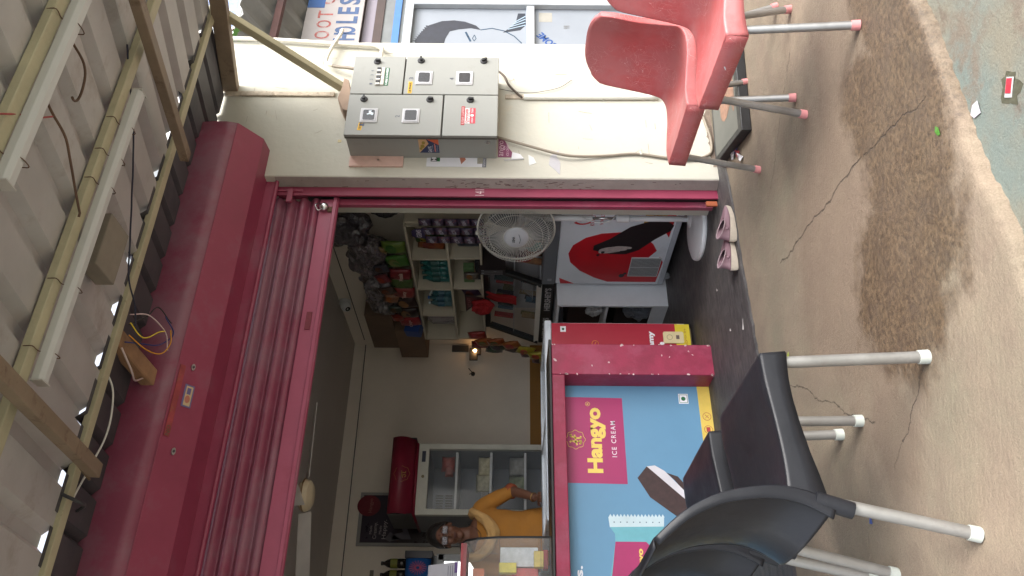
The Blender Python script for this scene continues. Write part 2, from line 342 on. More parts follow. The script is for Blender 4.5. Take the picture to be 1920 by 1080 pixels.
for i in range(2):
    for j in range(n): b.f.append((i*(n+1)+j,i*(n+1)+j+1,(i+1)*(n+1)+j+1,(i+1)*(n+1)+j)); b.m.append(0)
b.box(3.05,3.45,3.6,6.8,.0,.008)
o=b.build('shop_floor',ground_mat('dark_floor','floor')); tag(o,kind='structure')
# ---------------- shop building
YF=3.43
sh=thing('shop_building','cream plastered roadside shop whose open front holds the ice cream counter','shop',(2.8,3.43,0))
b=MB()
b.prism((Vector((0,0,0)),Vector((1,0,0)),Vector((0,1,0))),[(2.773,YF),(3.84,YF),(3.84,3.75),(2.76,3.75),(2.754,3.51)],.0,2.90)
b.build('front_pier',cream,sh,bev=.006)
b=MB(); b.prism((Vector((0,0,0)),Vector((1,0,0)),Vector((0,1,0))),[(2.7695,3.4325),(2.7728,3.4328),(2.7560,3.514),(2.7500,3.511)],.0,2.47)
b.build('pier_return',greyp,sh)
b=MB(); random.seed(21); rr_=(Vector((2.7500,3.511,0))-Vector((2.7695,3.4325,0))).normalized(); FG=(Vector((2.7695,3.4325,0)),rr_*-1,Vector((0,0,1))); FG=(Vector((2.7500,3.511,0)),rr_*-1,Vector((0,0,1)))
for i in range(80):
    x=random.uniform(.008,.07); z=random.uniform(.75,1.5) if i%3 else random.uniform(.2,2.4); a=random.uniform(-.5,.5)+1.57; l=random.uniform(.005,.035)
    b.stroke(FG,[(x,z),(x+math.cos(a)*l*.3,z+math.sin(a)*l)],random.uniform(.0015,.004),.0004,.001)
o=b.build('return_scuffs',mat('dark_scuff',(.13,.07,.07),.8,v=.4,sc_=30),sh); o['kind']='stuff'; random.seed(7)
b=MB(); b.box(3.37,3.405,YF-.012,YF+.002,2.21,2.86); b.box(3.365,3.40,YF-.009,YF+.002,.3,1.2); b.build('plaster_seam',mat('stained_plaster',(.5,.43,.34),.9,v=.3,sc_=20,bump=.5,dirt=((.12,.08,.05),.9),dsc=30,dth=.56),sh,bev=.004)
b=MB(); P=[(2.862,.0)]+[(2.862+.96*i/60,.030+.03*noise.noise(Vector((i*.31,2,0)))+.022*noise.noise(Vector((i*1.7,5,0)))) for i in range(61)]+[(3.822,.0)]
b.prism((Vector((0,YF,0)),Vector((1,0,0)),Vector((0,0,1))),P,.0005,.0015); b.build('splash_stain',mat('splashed_mud',(.20,.155,.12),.9,v=.3,sc_=30),sh)
b=MB(); random.seed(11); FRW=(Vector((0,YF,0)),Vector((1,0,0)),Vector((0,0,1)))
for i in range(70):
    x=random.uniform(2.88,3.78); z=random.uniform(.15,2.7)
    if 2.85<x<3.55 and 1.2<z<2.1: continue
    a=random.choice((0,1.57,1.4,.3,2.2)); l=random.uniform(.008,.05); q=[(x,z),(x+math.cos(a)*l,z+math.sin(a)*l),(x+math.cos(a)*l*1.6+.004,z+math.sin(a)*l*1.7)]
    b.stroke(FRW,q,random.uniform(.0008,.0022),.0004,.0009)
o=b.build('wall_scratches',mat('scuff',(.26,.20,.15),.9,v=.3),sh); o['kind']='stuff'
random.seed(7)
b=MB(); b.box(-1,2.75,3.55,3.75,2.47,2.95); b.build('lintel',cream,sh)
b=MB(); b.box(-1.0,-.5,3.45,3.75,0,2.95); b.build('front_pier',cream,sh)
b=MB(); b.box(-.5,3.65,6.8,7.0,0,2.66); b.box(-.7,-.5,3.75,7,0,2.66); b.box(3.45,3.65,3.75,6.8,0,2.66)
b.build('interior_wall',wallin,sh)
b=MB(); b.box(2.7,3.45,3.752,6.798,.0,.0) if 0 else b.box(3.446,3.452,3.76,4.6,1.9,2.0)
b.build('wall_batten',wallin,sh)
b=MB(); b.box(-.7,3.65,3.75,7.0,2.66,2.78); b.build('ceiling',ceilm,sh)
b=MB(); b.box(-.5,3.44,6.785,6.8,.0,.975); b.build('ochre_dado',mat('ochre_dado',(.33,.16,.035),.6,v=.1),sh)
b=MB(); b.tube([(-.5,6.79,2.535),(1.2,6.79,2.532),(2.3,6.79,2.54),(3.0,6.79,2.545),(3.43,6.79,2.55)],.004,5); b.tube([(3.44,6.7,2.55),(3.44,5.6,2.545),(3.44,4.6,2.55),(3.44,3.8,2.55)],.004,5); b.build('surface_wiring',darkg,sh)
b=MB(); b.box(3.27,3.4,6.77,6.785,1.47,1.55); b.box(3.36,3.43,6.775,6.785,1.56,1.72); b.build('switch_board',darkg,sh,bev=.003)
# roller shutter housing + curtain
st=thing('roller_shutter','magenta roller shutter raised into its long housing above the shop opening','shutter',(1.2,3.5,2.3))
X0,X1=-.9,2.955
def hood(x):
    return None
prof=[(3.42,3.0),(3.30,2.975),(3.235,2.92),(3.205,2.85),(3.197,2.77),(3.197,2.70),(3.21,2.64)]
b=MB()
b.grid(lambda u,v:(X0+(X1-X0)*v,*prof[min(6,int(round(u*6)))]),7,40)
b.build('housing_top',pinkdull,st,smooth=True,solid=.003)
b=MB(); b.grid(lambda u,v:(X0+(X1-X0)*v,3.21+.125*u,2.64-.105*u),2,3); b.grid(lambda u,v:(X0+(X1-X0)*v,3.335+.14*u,2.535-.012*u),2,3)
b.build('housing_front',pink,st,solid=.003)
b=MB(); P=[(y,z) for y,z in prof]+[(3.335,2.535),(3.475,2.523),(3.475,3.0)]
b.prism((Vector((X1,0,0)),Vector((0,1,0)),Vector((0,0,1))),[(y,z) for y,z in P],0,.003); b.build('end_plate',pink,st)
b=MB(); b.tube([(X0,3.21,2.641),(X1,3.21,2.641)],.0035,5); b.build('folded_seam',pink,st)
b=MB(); b.box(X0,2.86,3.47,3.505,2.462,2.522); b.tube([(X0,3.468,2.462),(2.86,3.468,2.462)],.012,8); b.build('lower_flange',pink,st)
# inspection slot, latches and sticker on the sloped face
HF=(Vector((0,3.21,2.64)),Vector((1,0,0)),Vector((0,-.125,.105)).normalized())
b=MB(); 
for x0,x1 in ((1.185,1.52),): b.rect(HF,x0,x1,-.034,-.008,.004,.0065); 
b.build('cover_strip',mat('worn_red_strip',(.33,.05,.055),.5,v=.3,sc_=14,dirt=((.25,.16,.05),.7),dsc=16,dth=.55),st)
text('stamped_text','NO',HF,1.19,1.235,-.029,-.013,mat('old_brass',(.10,.09,.05),.6),st,d=.0065)
for x in (1.13,1.525):
    b=MB(); b.ell(HF,x,-.068,.016,.009,.004,.009); lt=b.build('latch',steel,st); b=MB(); b.ell(HF,x,-.068,.006,.005,.009,.012); b.build('latch_screw',darkg,lt)
b=MB(); b.rect(HF,1.335,1.44,-.098,-.052,.004,.0048,0); b.rect(HF,1.342,1.433,-.092,-.060,.0048,.0052,1); b.ell(HF,1.372,-.075,.018,.012,.0052,.0056,2); b.rect(HF,1.395,1.425,-.084,-.066,.0052,.0056,0)
b.build('sticker',[C_(110,105,150),C_(205,180,140),C_(190,120,100)],st)
# curtain slats
b=MB(); nS=4; z0=2.225; H=(2.50-z0)/nS
def slat(u,v):
    z=z0+u*(2.50-z0); t=(u*nS)%1 if u<1 else 1
    y=3.56-.028*math.sin(math.pi*min(1,t/.78))**.8 if t<.78 else 3.56+.006*math.sin((t-.78)/.22*math.pi)
    return (-.6+(2.70+.6)*v,y,z)
b.grid(slat,nS*14+1,8); b.build('slat_curtain',pinkdull,st,smooth=True)
b=MB(); b.box(-.6,2.695,3.535,3.555,2.145,2.225); b.box(-.6,2.70,3.522,3.56,2.128,2.150); b.build('bottom_bar',mat('magenta_paint_light',(.38,.085,.15),.45,v=.12,sc_=3,dirt=((.3,.05,.09),.5)),st,bev=.003)
b=MB(); b.tube([(-.6,3.535,2.131),(2.70,3.535,2.131)],.013,8); b.build('bottom_angle',pink,st)
b=MB(); b.rect(FY((1.92,3.535,2.185)),-.05,.05,-.014,.014,0,.006); b.build('worn_patch',mat('worn_paint_patch',(.2,.03,.05),.6,v=.3,sc_=30),st)
b=MB(); b.rect(FY((2.62,3.535,2.18)),-.016,.016,-.045,-.005,0,.01); b.build('hasp',rust,st)
b=MB(); b.lathe((2.63,3.53,2.195),[(.001,0),(.024,.002),(.027,.012),(.02,.026),(.008,.03)],20,(0,-1,0)); b.tube([(2.615,3.52,2.2),(2.60,3.51,2.225),(2.625,3.5,2.24),(2.65,3.51,2.225)],.004,6); b.build('round_lock',mat('chrome',(.6,.6,.6),.2,metal=1),st,smooth=True)
# guide rail (right)
b=MB(); b.box(2.694,2.752,3.498,3.51,.0,2.50); b.box(2.725,2.735,3.51,3.58,0,2.5); b.build('guide_rail',mat('magenta_paint_scuffed',(.25,.03,.07),.5,v=.22,sc_=5,dirt=((.12,.03,.04),.8),dsc=8,dth=.6,stretch=(1,1,.4)),st,bev=.002)
b=MB(); b.box(2.7065,2.7245,3.512,3.58,.0,2.3); b.build('guide_slot',black,st)
b=MB(); b.box(2.667,2.706,3.545,3.575,.03,2.14); b.build('guide_rail',pink,st,bev=.002)
b=MB(); b.box(2.715,2.73,3.49,3.498,2.32,2.49); b.box(2.64,2.73,3.484,3.498,2.37,2.40); b.build('guide_bracket',pink,st)
text('painted_number','141',FY((0,3.498,0)),2.70,2.742,1.31,1.36,C_(215,190,195),st,d=.001)
b=MB(); b.rect(FY((2.655,3.503,.05)),-.015,.015,-.03,.03,0,.012); b.build('brick_chip',C_(150,80,50,.9),st)
# ---------------- metal canopy roof
rf=thing('canopy_roof','grey corrugated metal canopy carried on yellowed purlins over the forecourt','canopy',(1.6,2.2,2.5))
SL=.194
def rz(y): return 2.19+SL*y
def corr(x,per=.236,fl=.135,hgt=.034):
    t=(x/per)%1*per
    if t<fl: return 0
    t-=fl; q=per-fl; s=.028
    if t<s: return hgt*t/s
    if t>q-s: return hgt*(q-t)/s
    return hgt
def sheetmesh(x0,x1,y0,y1,dz,per=.236,sl=SL,zf=None):
    b=MB(); xs=[]; k=math.floor(x0/per)
    while k*per<x1:
        for t in (0,.135,.163,per-.028): 
            x=k*per+t
            if x0<=x<=x1: xs.append(x)
        k+=1
    b2=[]
    ny=3
    for x in xs:
        for j in range(ny):
            y=y0+(y1-y0)*j/(ny-1); b.v.append(Vector((x,y,(zf(y) if zf else rz(y))+dz+corr(x+1e-6,per))))
    for i in range(len(xs)-1):
        for j in range(ny-1): b.f.append((i*ny+j,(i+1)*ny+j,(i+1)*ny+j+1,i*ny+j+1)); b.m.append(0)
    return b
sheetmesh(-1.2,3.50,.8,2.865,.036).build('roof_sheet',sheet,rf,solid=.0015)  # street-side overhang is out of view; its length is set to shade the ground
sheetmesh(-1.2,3.50,2.83,3.42,-.045,.19,zf=lambda y:2.825+.15*(y-2.87)).build('rear_sheet',sheetd,rf,solid=.0015)
# purlins
for y,z,x0,x1 in ((1.585,2.51,-1.2,3.52),(2.165,2.62,-1.2,3.52),(2.88,2.775,-1.2,3.56)):
    b=MB(); b.beam((x0,y,z),(x1,y,z),.045,.03); b.build('purlin',rail_m,rf,bev=.003)
for x0,y0,x1,y1 in ((2.31,1.25,2.42,2.86),(.86,1.25,.915,2.86),):
    b=MB(); b.beam((x0,y0,rz(y0)-.035+.0),(x1,y1,rz(y1)-.06),.052,.04); b.build('rafter',rail_b,rf,bev=.003)
b=MB(); b.beam((3.42,1.25,rz(1.25)-.03),(3.43,3.43,2.835),.06,.085); b.build('end_rafter',rail_b,rf,bev=.004)
b=MB(); b.beam((3.46,2.85,2.77),(3.42,3.40,2.165),.038,.05,up=(0,1,0)); b.build('diagonal_brace',rail_m,rf,bev=.003)
b=MB(); b.beam((1.50,2.9,2.80),(1.43,3.28,2.735),.075,.06); b.build('wooden_prop',wood,rf,bev=.006)
b=MB(); b.box(1.50,1.72,2.35,2.50,2.62,2.69) ; b.build('wooden_block',mat('old_board',(.22,.19,.15),.8,v=.2),rf,bev=.004)
# support posts beyond the frame carry the street edge of the roof
for x in (-1.1,3.95):
    b=MB(); b.box(x-.03,x+.03,1.22,1.28,-.04,rz(1.25)-.03); b.build('post',rail_b,rf)
# tie wires
for i,(x,y,z) in enumerate(((1.88,1.585,2.468),(2.28,1.585,2.468),(1.36,1.585,2.468),(2.0,2.165,2.578),(1.85,2.165,2.578),(1.72,2.165,2.578),(1.31,2.165,2.578),(1.07,2.165,2.578))):
    b=MB(); b.tube(wavy([(x,y-.022,z+.05),(x,y-.021,z+.022),(x+.002,y+.018,z+.022),(x+.004,y+.03,z-.012),(x+.006,y+.075,z-.014),(x+.008,y+.08,z+.01)],4,.001,i),.0018,5); b.build('tie_wire',rust,rf)
# strip lights
for nm,x0,x1,y,z,lb in (('strip_light',.98,2.18,2.208,2.586,'white strip light whose both ends show, strapped along the middle purlin'),('strip_light',1.28,2.60,1.626,2.478,'white strip light cut off by the frame edge, on the outermost purlin')):
    t=thing(nm,lb,'strip light',((x0+x1)/2,y,z),group='strip lights under the canopy')
    b=MB(); b.prism((Vector((x0,y,z)),Vector((0,1,0)),Vector((0,0,1))),[(-.024,-.012),(-.012,-.024),(.012,-.024),(.024,-.008),(.026,.012),(-.024,.012)],0,x1-x0); b.build('batten',tubew,t,bev=.002)
    for x in (x0-.004,x1): b=MB(); b.box(x,x+.004,y-.025,y+.025,z-.025,z+.013); b.build('end_cap',C_(190,186,180),t)
# loose wires under the canopy
def wire(name,pts,r,m,label,amp=.004,seed=0,grp=None):
    b=MB(); b.tube(wavy(pts,8,amp,seed),r,6); o=b.build(name,m,smooth=True); return tag(o,label,'wire',grp)
wire('cable',[(2.33,2.1,2.62),(2.1,2.4,2.66),(1.86,2.62,2.70),(1.70,2.75,2.72),(1.62,2.87,2.725),(1.55,2.91,2.72)],.0035,C_(35,40,60),'thin dark blue cable slung from rafter to the purlin by the shutter housing')
wire('cable',[(1.36,2.93,2.80),(1.28,2.98,2.77),(1.12,3.02,2.77),(.95,2.98,2.78),(.75,2.94,2.80),(.45,2.92,2.82)],.004,C_(220,218,210),'white cable sagging alongside the purlin nearest the shutter housing')
wire('cable',[(1.44,2.89,2.74),(1.38,2.98,2.72),(1.37,3.06,2.735),(1.42,3.15,2.75)],.004,C_(200,180,175),'short pale cable curling from the purlin over the wooden prop')
for pts,c,lb in (([(1.60,2.90,2.75),(1.63,2.97,2.70),(1.60,3.06,2.66),(1.53,3.10,2.65)],(205,180,180),'pale pink stripped wire end looping beside the wooden prop'),
                 ([(1.56,2.90,2.74),(1.52,2.96,2.70),(1.58,3.02,2.67),(1.60,3.05,2.66)],(225,200,60),'short yellow wire end poking from the purlin tie'),
                 ([(1.50,2.90,2.73),(1.48,2.99,2.69),(1.50,3.07,2.66),(1.56,3.10,2.645),(1.62,3.08,2.65)],(215,150,40),'orange wire looping against the magenta housing'),
                 ([(1.47,2.90,2.74),(1.50,2.98,2.70),(1.54,3.06,2.665),(1.62,3.11,2.65),(1.68,3.06,2.68)],(40,50,110),'blue wire looping against the magenta housing'),
                 ([(1.55,2.90,2.745),(1.62,2.96,2.71),(1.70,3.02,2.70),(1.66,3.09,2.66)],(40,38,36),'black wire loop hanging by the wooden prop')):
    wire('wire_end',pts,.0028,C_(*c),lb,grp='loose wire ends by the prop')
wire('twisted_wire',[(1.70,1.75,2.56),(1.66,1.82,2.545),(1.60,1.93,2.54),(1.57,2.0,2.55),(1.52,2.1,2.57)],.004,rust,'twisted rusty wire hanging between the two outer purlins',.015,3)
wire('twisted_wire',[(1.98,1.72,2.55),(1.90,1.76,2.52),(1.84,1.80,2.51),(1.80,1.84,2.53),(1.76,1.80,2.52)],.004,rust,'dark twisted wire under the strip light nearest the street',.02,5)
wire('wire',[(1.35,1.45,2.47),(1.50,1.60,2.50),(1.60,1.72,2.53),(1.66,1.78,2.54)],.0028,C_(160,60,60),'thin red cord under the outermost roof sheet')
wire('tie_wire',[(.98,2.82,2.80),(.92,2.86,2.74),(.90,2.92,2.73),(.94,2.95,2.77)],.004,C_(110,95,70),'rusty hook of wire near the brown rafter end')
wire('strap',[(.83,2.84,2.80),(.80,2.855,2.72),(.80,2.91,2.72),(.79,2.95,2.76)],.007,darkg,'black strap knotted round the purlin near the lower frame edge')
ORD=['first','second','third','fourth','fifth','sixth','seventh','eighth','ninth','tenth']
# ---------------- meter cabinet
cb=thing('meter_cabinet','grey steel electricity meter cabinet with four lockable doors on the cream wall','meter cabinet',(3.2,3.43,1.24))
b=MB(); b.box(2.912,3.50,3.262,3.432,1.243,2.064); b.build('case',greyc,cb,bev=.003)
b=MB(); b.box(2.906,3.508,3.256,3.268,1.239,2.068); b.build('case_rim',mat('cabinet_gap',(.10,.095,.085),.7),cb)
doors=[(3.212,3.508,1.778,2.070,'cable'),(2.906,3.206,1.545,2.070,'m12'),(3.212,3.508,1.237,1.770,'m34'),(2.906,3.206,1.237,1.536,'danger')]
def lock(x,z,par,ang):
    b=MB(); b.lathe((x,3.238,z),[(.001,0),(.021,0),(.021,.004),(.017,.009),(.001,.009)],20,(0,-1,0)); k=b.build('lock',darkg,par)
    b=MB(); ca,sa=math.cos(ang),math.sin(ang); b.prism(FY((x,3.229,z)),[(ca*p-sa*q,sa*p+ca*q) for p,q in ((-.02,-.005),(.006,-.008),(.012,0),(.006,.008),(-.02,.005))],0,.012); b.build('lock_handle',black,k,bev=.001)
def meterwin(x,z,par,num,nx):
    b=MB(); o_=FY((x,3.238,z)); b.rect(o_,-.052,.052,-.048,.048,0,.006); w1=b.build('window_frame',C_(205,205,208,.4),par,bev=.003)
    b=MB(); b.rect(o_,-.045,.045,-.041,.041,.006,.009); b.build('window_rim',C_(190,190,195,.4),w1,bev=.002)
    b=MB(); b.prism(o_,[(-.036,-.026),(-.030,-.032),(.030,-.032),(.036,-.026),(.036,.026),(.030,.032),(-.030,.032),(-.036,.026)],.009,.0105); b.build('window_pane',mat('dark_pane',(.02,.02,.025),.12,v=.4,sc_=30),w1)
    text('handwritten_number',num,FY((x,3.238,z)),-.075 if nx<0 else -.01,-.058 if nx<0 else .005,.02 if nx<0 else .062,.045 if nx<0 else .085,C_(70,75,95),par,d=.0005)
for x0,x1,z0,z1,kd in doors:
    b=MB(); b.box(x0,x1,3.238,3.256,z0,z1); d=b.build('door',greyc,cb,bev=.0025)
    if kd=='cable':
        lock(3.463,1.938,d,R(90)); fr=FY((3.345,3.238,1.915))
        b=MB(); b.rect(fr,-.072,.072,-.028,.022,0,.003,0)
        for i in range(8): b.rect(fr,-.068+i*.0172,-.057+i*.0172,-.006,.016,.003,.012,1 if i%2 else 2)
        b.rect(fr,-.068,.068,-.026,-.010,.003,.006,3)
        for i in range(4): b.rect(fr,-.066+i*.0345,-.065+i*.0345,-.026,-.010,.006,.007,4)
        b.build('breaker_row',[C_(150,148,140),darkg,C_(215,215,210),C_(225,222,212),C_(120,118,110)],d)
        for i in range(4): text('handwritten_number','1234'[i],fr,-.062+i*.034,-.052+i*.034,.036,.052,C_(90,95,110),d,d=.0005)
        fr=FY((3.345,3.238,1.872)); b=MB(); b.rect(fr,-.07,.07,-.010,.012,0,.0012); s=b.build('green_label',C_(20,95,55),d); text('label_text','CABLE CHAMBER',fr,-.066,.066,-.005,.007,txtw,s,d=.0012,bold=.01)
    if kd=='m12':
        meterwin(3.045,1.945,d,'1',-1); meterwin(3.045,1.715,d,'2',1); lock(3.168,1.985,d,R(180)); lock(3.168,1.617,d,R(90))
        b=MB(); b.prism(FY((3.045,3.238,1.945)),[(-.005,-.022),(.012,-.026),(.02,-.01),(.03,-.014),(.028,.002),(.012,.0),(.005,.012),(-.002,.01),(.003,-.005)],.0105,.0112); b.build('torn_paper',C_(215,230,240),d)
        fr=(Vector((2.985,3.238,1.985)),Vector((.995,0,-.1)),Vector((.1,0,.995)))
        b=MB(); b.rect(fr,-.045,.045,-.011,.011,0,.0012); s=b.build('yellow_label',C_(225,175,40),d); text('label_text','LB PHASE',fr,-.038,.038,-.006,.006,txtk,s,d=.0012,bold=.02)
    if kd=='m34':
        meterwin(3.335,1.660,d,'3',1); meterwin(3.335,1.430,d,'4',1); lock(3.474,1.686,d,R(180)); lock(3.474,1.324,d,R(120))
        fr=FY((3.262,3.238,1.735)); b=MB(); b.rect(fr,-.045,.045,-.011,.011,0,.0012); s=b.build('yellow_label',C_(225,175,40),d); text('label_text','LB PHASE',fr,-.038,.038,-.006,.006,txtk,s,d=.0012,bold=.02)
    if kd=='danger':
        lock(3.168,1.392,d,R(90)); fr=FY((3.055,3.238,1.40))
        b=MB(); b.rect(fr,-.072,.066,.018,.038,0,.0012); s=b.build('red_label',C_(165,40,45),d); text('label_text','BUSBAR CHAMBER',fr,-.066,.06,.022,.034,C_(230,190,190),s,d=.0012)
        b=MB(); b.rect(fr,-.060,.052,-.040,.017,0,.001,0); b.rect(fr,-.060,.052,-.040,-.010,.001,.0016,1); b.ell(fr,-.002,-.022,.009,.009,.0016,.0022,0)
        s=b.build('danger_sticker',[C_(235,225,225),C_(205,60,75)],d); text('label_text','DANGER',fr,-.055,.048,.001,.014,C_(190,40,50),s,d=.001,bold=.03); text('label_text','415 VOLTS',fr,-.055,.048,-.009,-.001,C_(190,40,50),s,d=.0016,bold=.01)
        for i,(t_,a,c_) in enumerate((('HIGH',-.055,-.02),('TENSION',.015,.048))): text('label_text',t_,fr,a,c_,-.028,-.018,txtw,s,d=.0016)
fr=FX((2.912,3.33,1.615)); b=MB(); b.rect(fr,-.055,.055,-.055,.055,0,.0012,0); b.prism(fr,[(-.055,.055),(.055,.055),(.055,.012),(.02,-.0),(-.02,.03)],.0012,.0018,1); b.prism(fr,[(.055,-.055),(.055,.01),(.035,-.02),(.01,-.055)],.0012,.002,2)
for q in ((.0,.035,.014),(.028,.028,.012),(-.02,.045,.01)): b.ell(fr,q[0],q[1],q[2],q[2]*.8,.0018,.0024,3)
b.rect(fr,-.045,.02,-.035,-.029,.0012,.0018,4)
s=b.build('hostel_sticker',[C_(40,50,90),C_(200,160,120),C_(200,95,60),C_(150,130,50),C_(200,120,110)],cb); text('sticker_text','Girls PG',fr,-.048,.0,-.014,.006,txtw,s,d=.002)
for i in range(3): text('sticker_text','food and stay available',fr,-.046,.01,-.023-i*.009-(.008 if i else 0),-.018-i*.009-(.008 if i else 0),C_(200,205,220),s,d=.0018)
b=MB(); b.lathe((2.912,3.30,1.29),[(.001,0),(.012,.0),(.012,.006),(.004,.008)],8,(-1,0,0)); b.build('bolt',steel,cb)
for z in (1.905,1.335):
    b=MB(); b.rect(FY((2.893,3.43,z)),-.022,.02,-.016,.016,0,.006); b.ell(FY((2.886,3.43,z)),0,0,.008,.008,.006,.012); b.build('mounting_lug',C_(150,148,135,.5),cb,bev=.002)
# painted wooden backing board, bills pasted on the pier
def bill(name,x0,x1,z0,z1,m,label,cat='poster',d=.002,poly=None):
    b=MB(); fr=FY((0,3.43,0))
    if poly: b.prism(fr,poly,.0005,d)
    else: b.rect(fr,x0,x1,z0,z1,.0005,d)
    o=b.build(name,m); return tag(o,label,cat)
bill('backing_board',2.840,3.0,1.765,2.065,mat('pink_board',(.62,.42,.36),.8,v=.12,sc_=9,dirt=((.35,.15,.1),.8),dsc=9,dth=.6),'pinkish painted board showing beside the top of the meter cabinet','board',.012)
fr=FY((0,3.43,0))
t=thing('pasted_poster','pale torn poster pasted half behind the meter cabinet with a green and black heading','poster',(2.9,3.43,1.4))
b=MB(); b.rect(fr,2.848,3.02,1.30,1.635,.0005,.002); b.build('sheet',mat('bill_paper',(.62,.63,.66),.8,v=.06),t)
b=MB(); b.rect(fr,2.885,3.02,1.575,1.612,.002,.0025,0); b.rect(fr,2.885,3.02,1.560,1.575,.002,.0025,1); b.rect(fr,2.845,3.0,1.30,1.322,.002,.0025,2); b.prism(fr,[(2.866,1.44),(2.93,1.455),(2.93,1.43),(2.9,1.415)],.002,.0025,3)
s=b.build('printed_blocks',[C_(30,32,35),C_(40,110,60),C_(110,112,118),C_(165,105,85)],t); text('heading','HU',fr,2.888,2.925,1.580,1.607,txtw,t,d=.0025,bold=.02)
text('small_print','FOR MORE DETAILS CALL US',fr,2.85,2.93,1.306,1.316,C_(210,210,215),t,d=.0025)
t=thing('torn_flyer','torn purple flyer remnant peeling below the meter cabinet','poster',(2.98,3.43,1.15))
b=MB(); b.prism(fr,[(2.92,1.235),(3.06,1.235),(3.05,1.20),(2.985,1.175),(2.95,1.15),(2.92,1.16)],.0005,.002); b.build('sheet',C_(135,75,105,.8),t)
b=MB(); b.prism(fr,[(2.90,1.16),(2.95,1.155),(2.935,1.11),(2.905,1.09),(2.895,1.20)],.0008,.012); b.build('curled_edge',paperm,t)
text('large_letters','angyo',fr,2.928,3.04,1.195,1.228,C_(215,185,200),t,d=.002); text('small_letters','ICE CREAM',fr,2.928,3.02,1.175,1.188,C_(215,185,200),t,d=.002)
bill('paper_scrap',0,0,0,0,mat('grey_scrap',(.45,.44,.46),.8,v=.15),'grey scrap of torn paper pasted on the cream pier under the cable','paper scrap',poly=[(2.80,.89),(2.885,.885),(2.93,.905),(2.985,.885),(2.93,.94),(2.87,.95),(2.83,.915)])
bill('paper_scrap',0,0,0,0,mat('white_scrap',(.7,.7,.68),.8,v=.1),'small peeling white paper flake beside the loose cable','paper scrap',poly=[(2.86,1.06),(2.94,1.065),(2.92,1.035),(2.88,1.02)])
bill('tape_mark',3.02,3.04,2.13,2.15,C_(190,175,130),'small square of yellowed tape left of the meter cabinet on the wall','tape')
# conduits, cables, pipes on the pier
def pipe(name,pts,r,m,label,cat='pipe',sm=True,amp=0,n=6,grp=None,bolts=()):
    P=wavy(pts,n,amp,2) if sm else pts
    b=MB(); b.tube(P,r,10); o=b.build(name,m,smooth=True); return tag(o,label,cat,grp)
pipe('conduit_pipe',[(3.838,3.405,2.92),(3.825,3.405,2.6),(3.80,3.405,2.3),(3.785,3.405,2.05),(3.775,3.405,1.99),(3.755,3.40,1.965),(3.72,3.38,1.955),(3.60,3.37,1.955),(3.505,3.36,1.955)],.013,pvc,'long cream conduit running down the pier edge into the cabinet')
pipe('conduit_pipe',[(3.93,3.41,2.225),(3.87,3.40,2.232),(3.75,3.385,2.262),(3.66,3.385,2.282),(3.62,3.385,2.283),(3.60,3.385,2.27),(3.585,3.385,2.24)],.011,pvc,'short cream conduit crossing the long one and bending over the cabinet')
pipe('grey_conduit',[(3.585,3.385,2.24),(3.565,3.375,2.2),(3.545,3.36,2.15),(3.52,3.345,2.10),(3.51,3.34,2.07)],.010,C_(130,120,105),'short grey bend entering the top of the cabinet')
pipe('white_trunking',[(3.37,3.415,1.09),(3.372,3.415,.9),(3.375,3.415,.6),(3.38,3.415,.3)],.016,mat('white_trunk',(.75,.74,.68),.5,v=.05),'white conduit down the pier behind the red chairs')
pipe('dark_rod',[(3.565,3.40,1.24),(3.52,3.40,1.205),(3.45,3.405,1.175),(3.365,3.415,1.10)],.007,mat('dark_sheath',(.10,.075,.06),.7),'short dark sheathed cable stub below the cabinet','cable')
pipe('loose_cable',[(3.055,3.41,1.25),(2.99,3.40,1.09),(2.925,3.40,.90),(2.915,3.41,.78),(2.93,3.42,.62),(2.945,3.42,.46),(2.92,3.42,.30),(2.905,3.42,.16),(2.93,3.42,.07),(2.97,3.42,.03),(3.06,3.42,.022),(3.16,3.42,.035),(3.26,3.42,.055),(3.36,3.42,.10)],.008,mat('grey_cable',(.26,.22,.17),.6,v=.08,dirt=((.25,.2,.15),.5),dsc=12),'thick grey cable sagging from the cabinet to the foot of the pier','cable')
pipe('thin_wire',[(3.44,3.42,1.235),(3.42,3.42,1.15),(3.41,3.42,1.05),(3.43,3.42,.95),(3.46,3.42,.87),(3.52,3.42,.80)],.0018,C_(90,88,85),'thin grey wire trailing from the cabinet across the pier','wire')
for i,(x,z) in enumerate(((2.948,.43),(3.37,.62))):
    b=MB(); b.rect(FY((x,3.43,z)),-.012,.02,-.006,.006,0,.02); b.tube([(x+.014,3.425,z),(x+.014,3.40,z)],.003,6)
    o=b.build('cable_clip',C_(200,198,185),bev=.002); tag(o,('white clip holding the loose grey cable low on the pier','knotted white clip on the white conduit behind the red chair')[i],'clip')
b=MB(); b.prism((Vector((3.30,3.43,2.09)),Vector((1,0,0)),Vector((0,0,1))),[(-.14,.0),(.02,.0),(.10,.02),(.12,.05),(.04,.055),(-.04,.07),(-.13,.03)],0,.11)
o=b.build('canvas_flap',mat('brown_board',(.33,.24,.18),.9,v=.2),bev=.004); tag(o,'brown folded board resting on top of the cabinet','board')
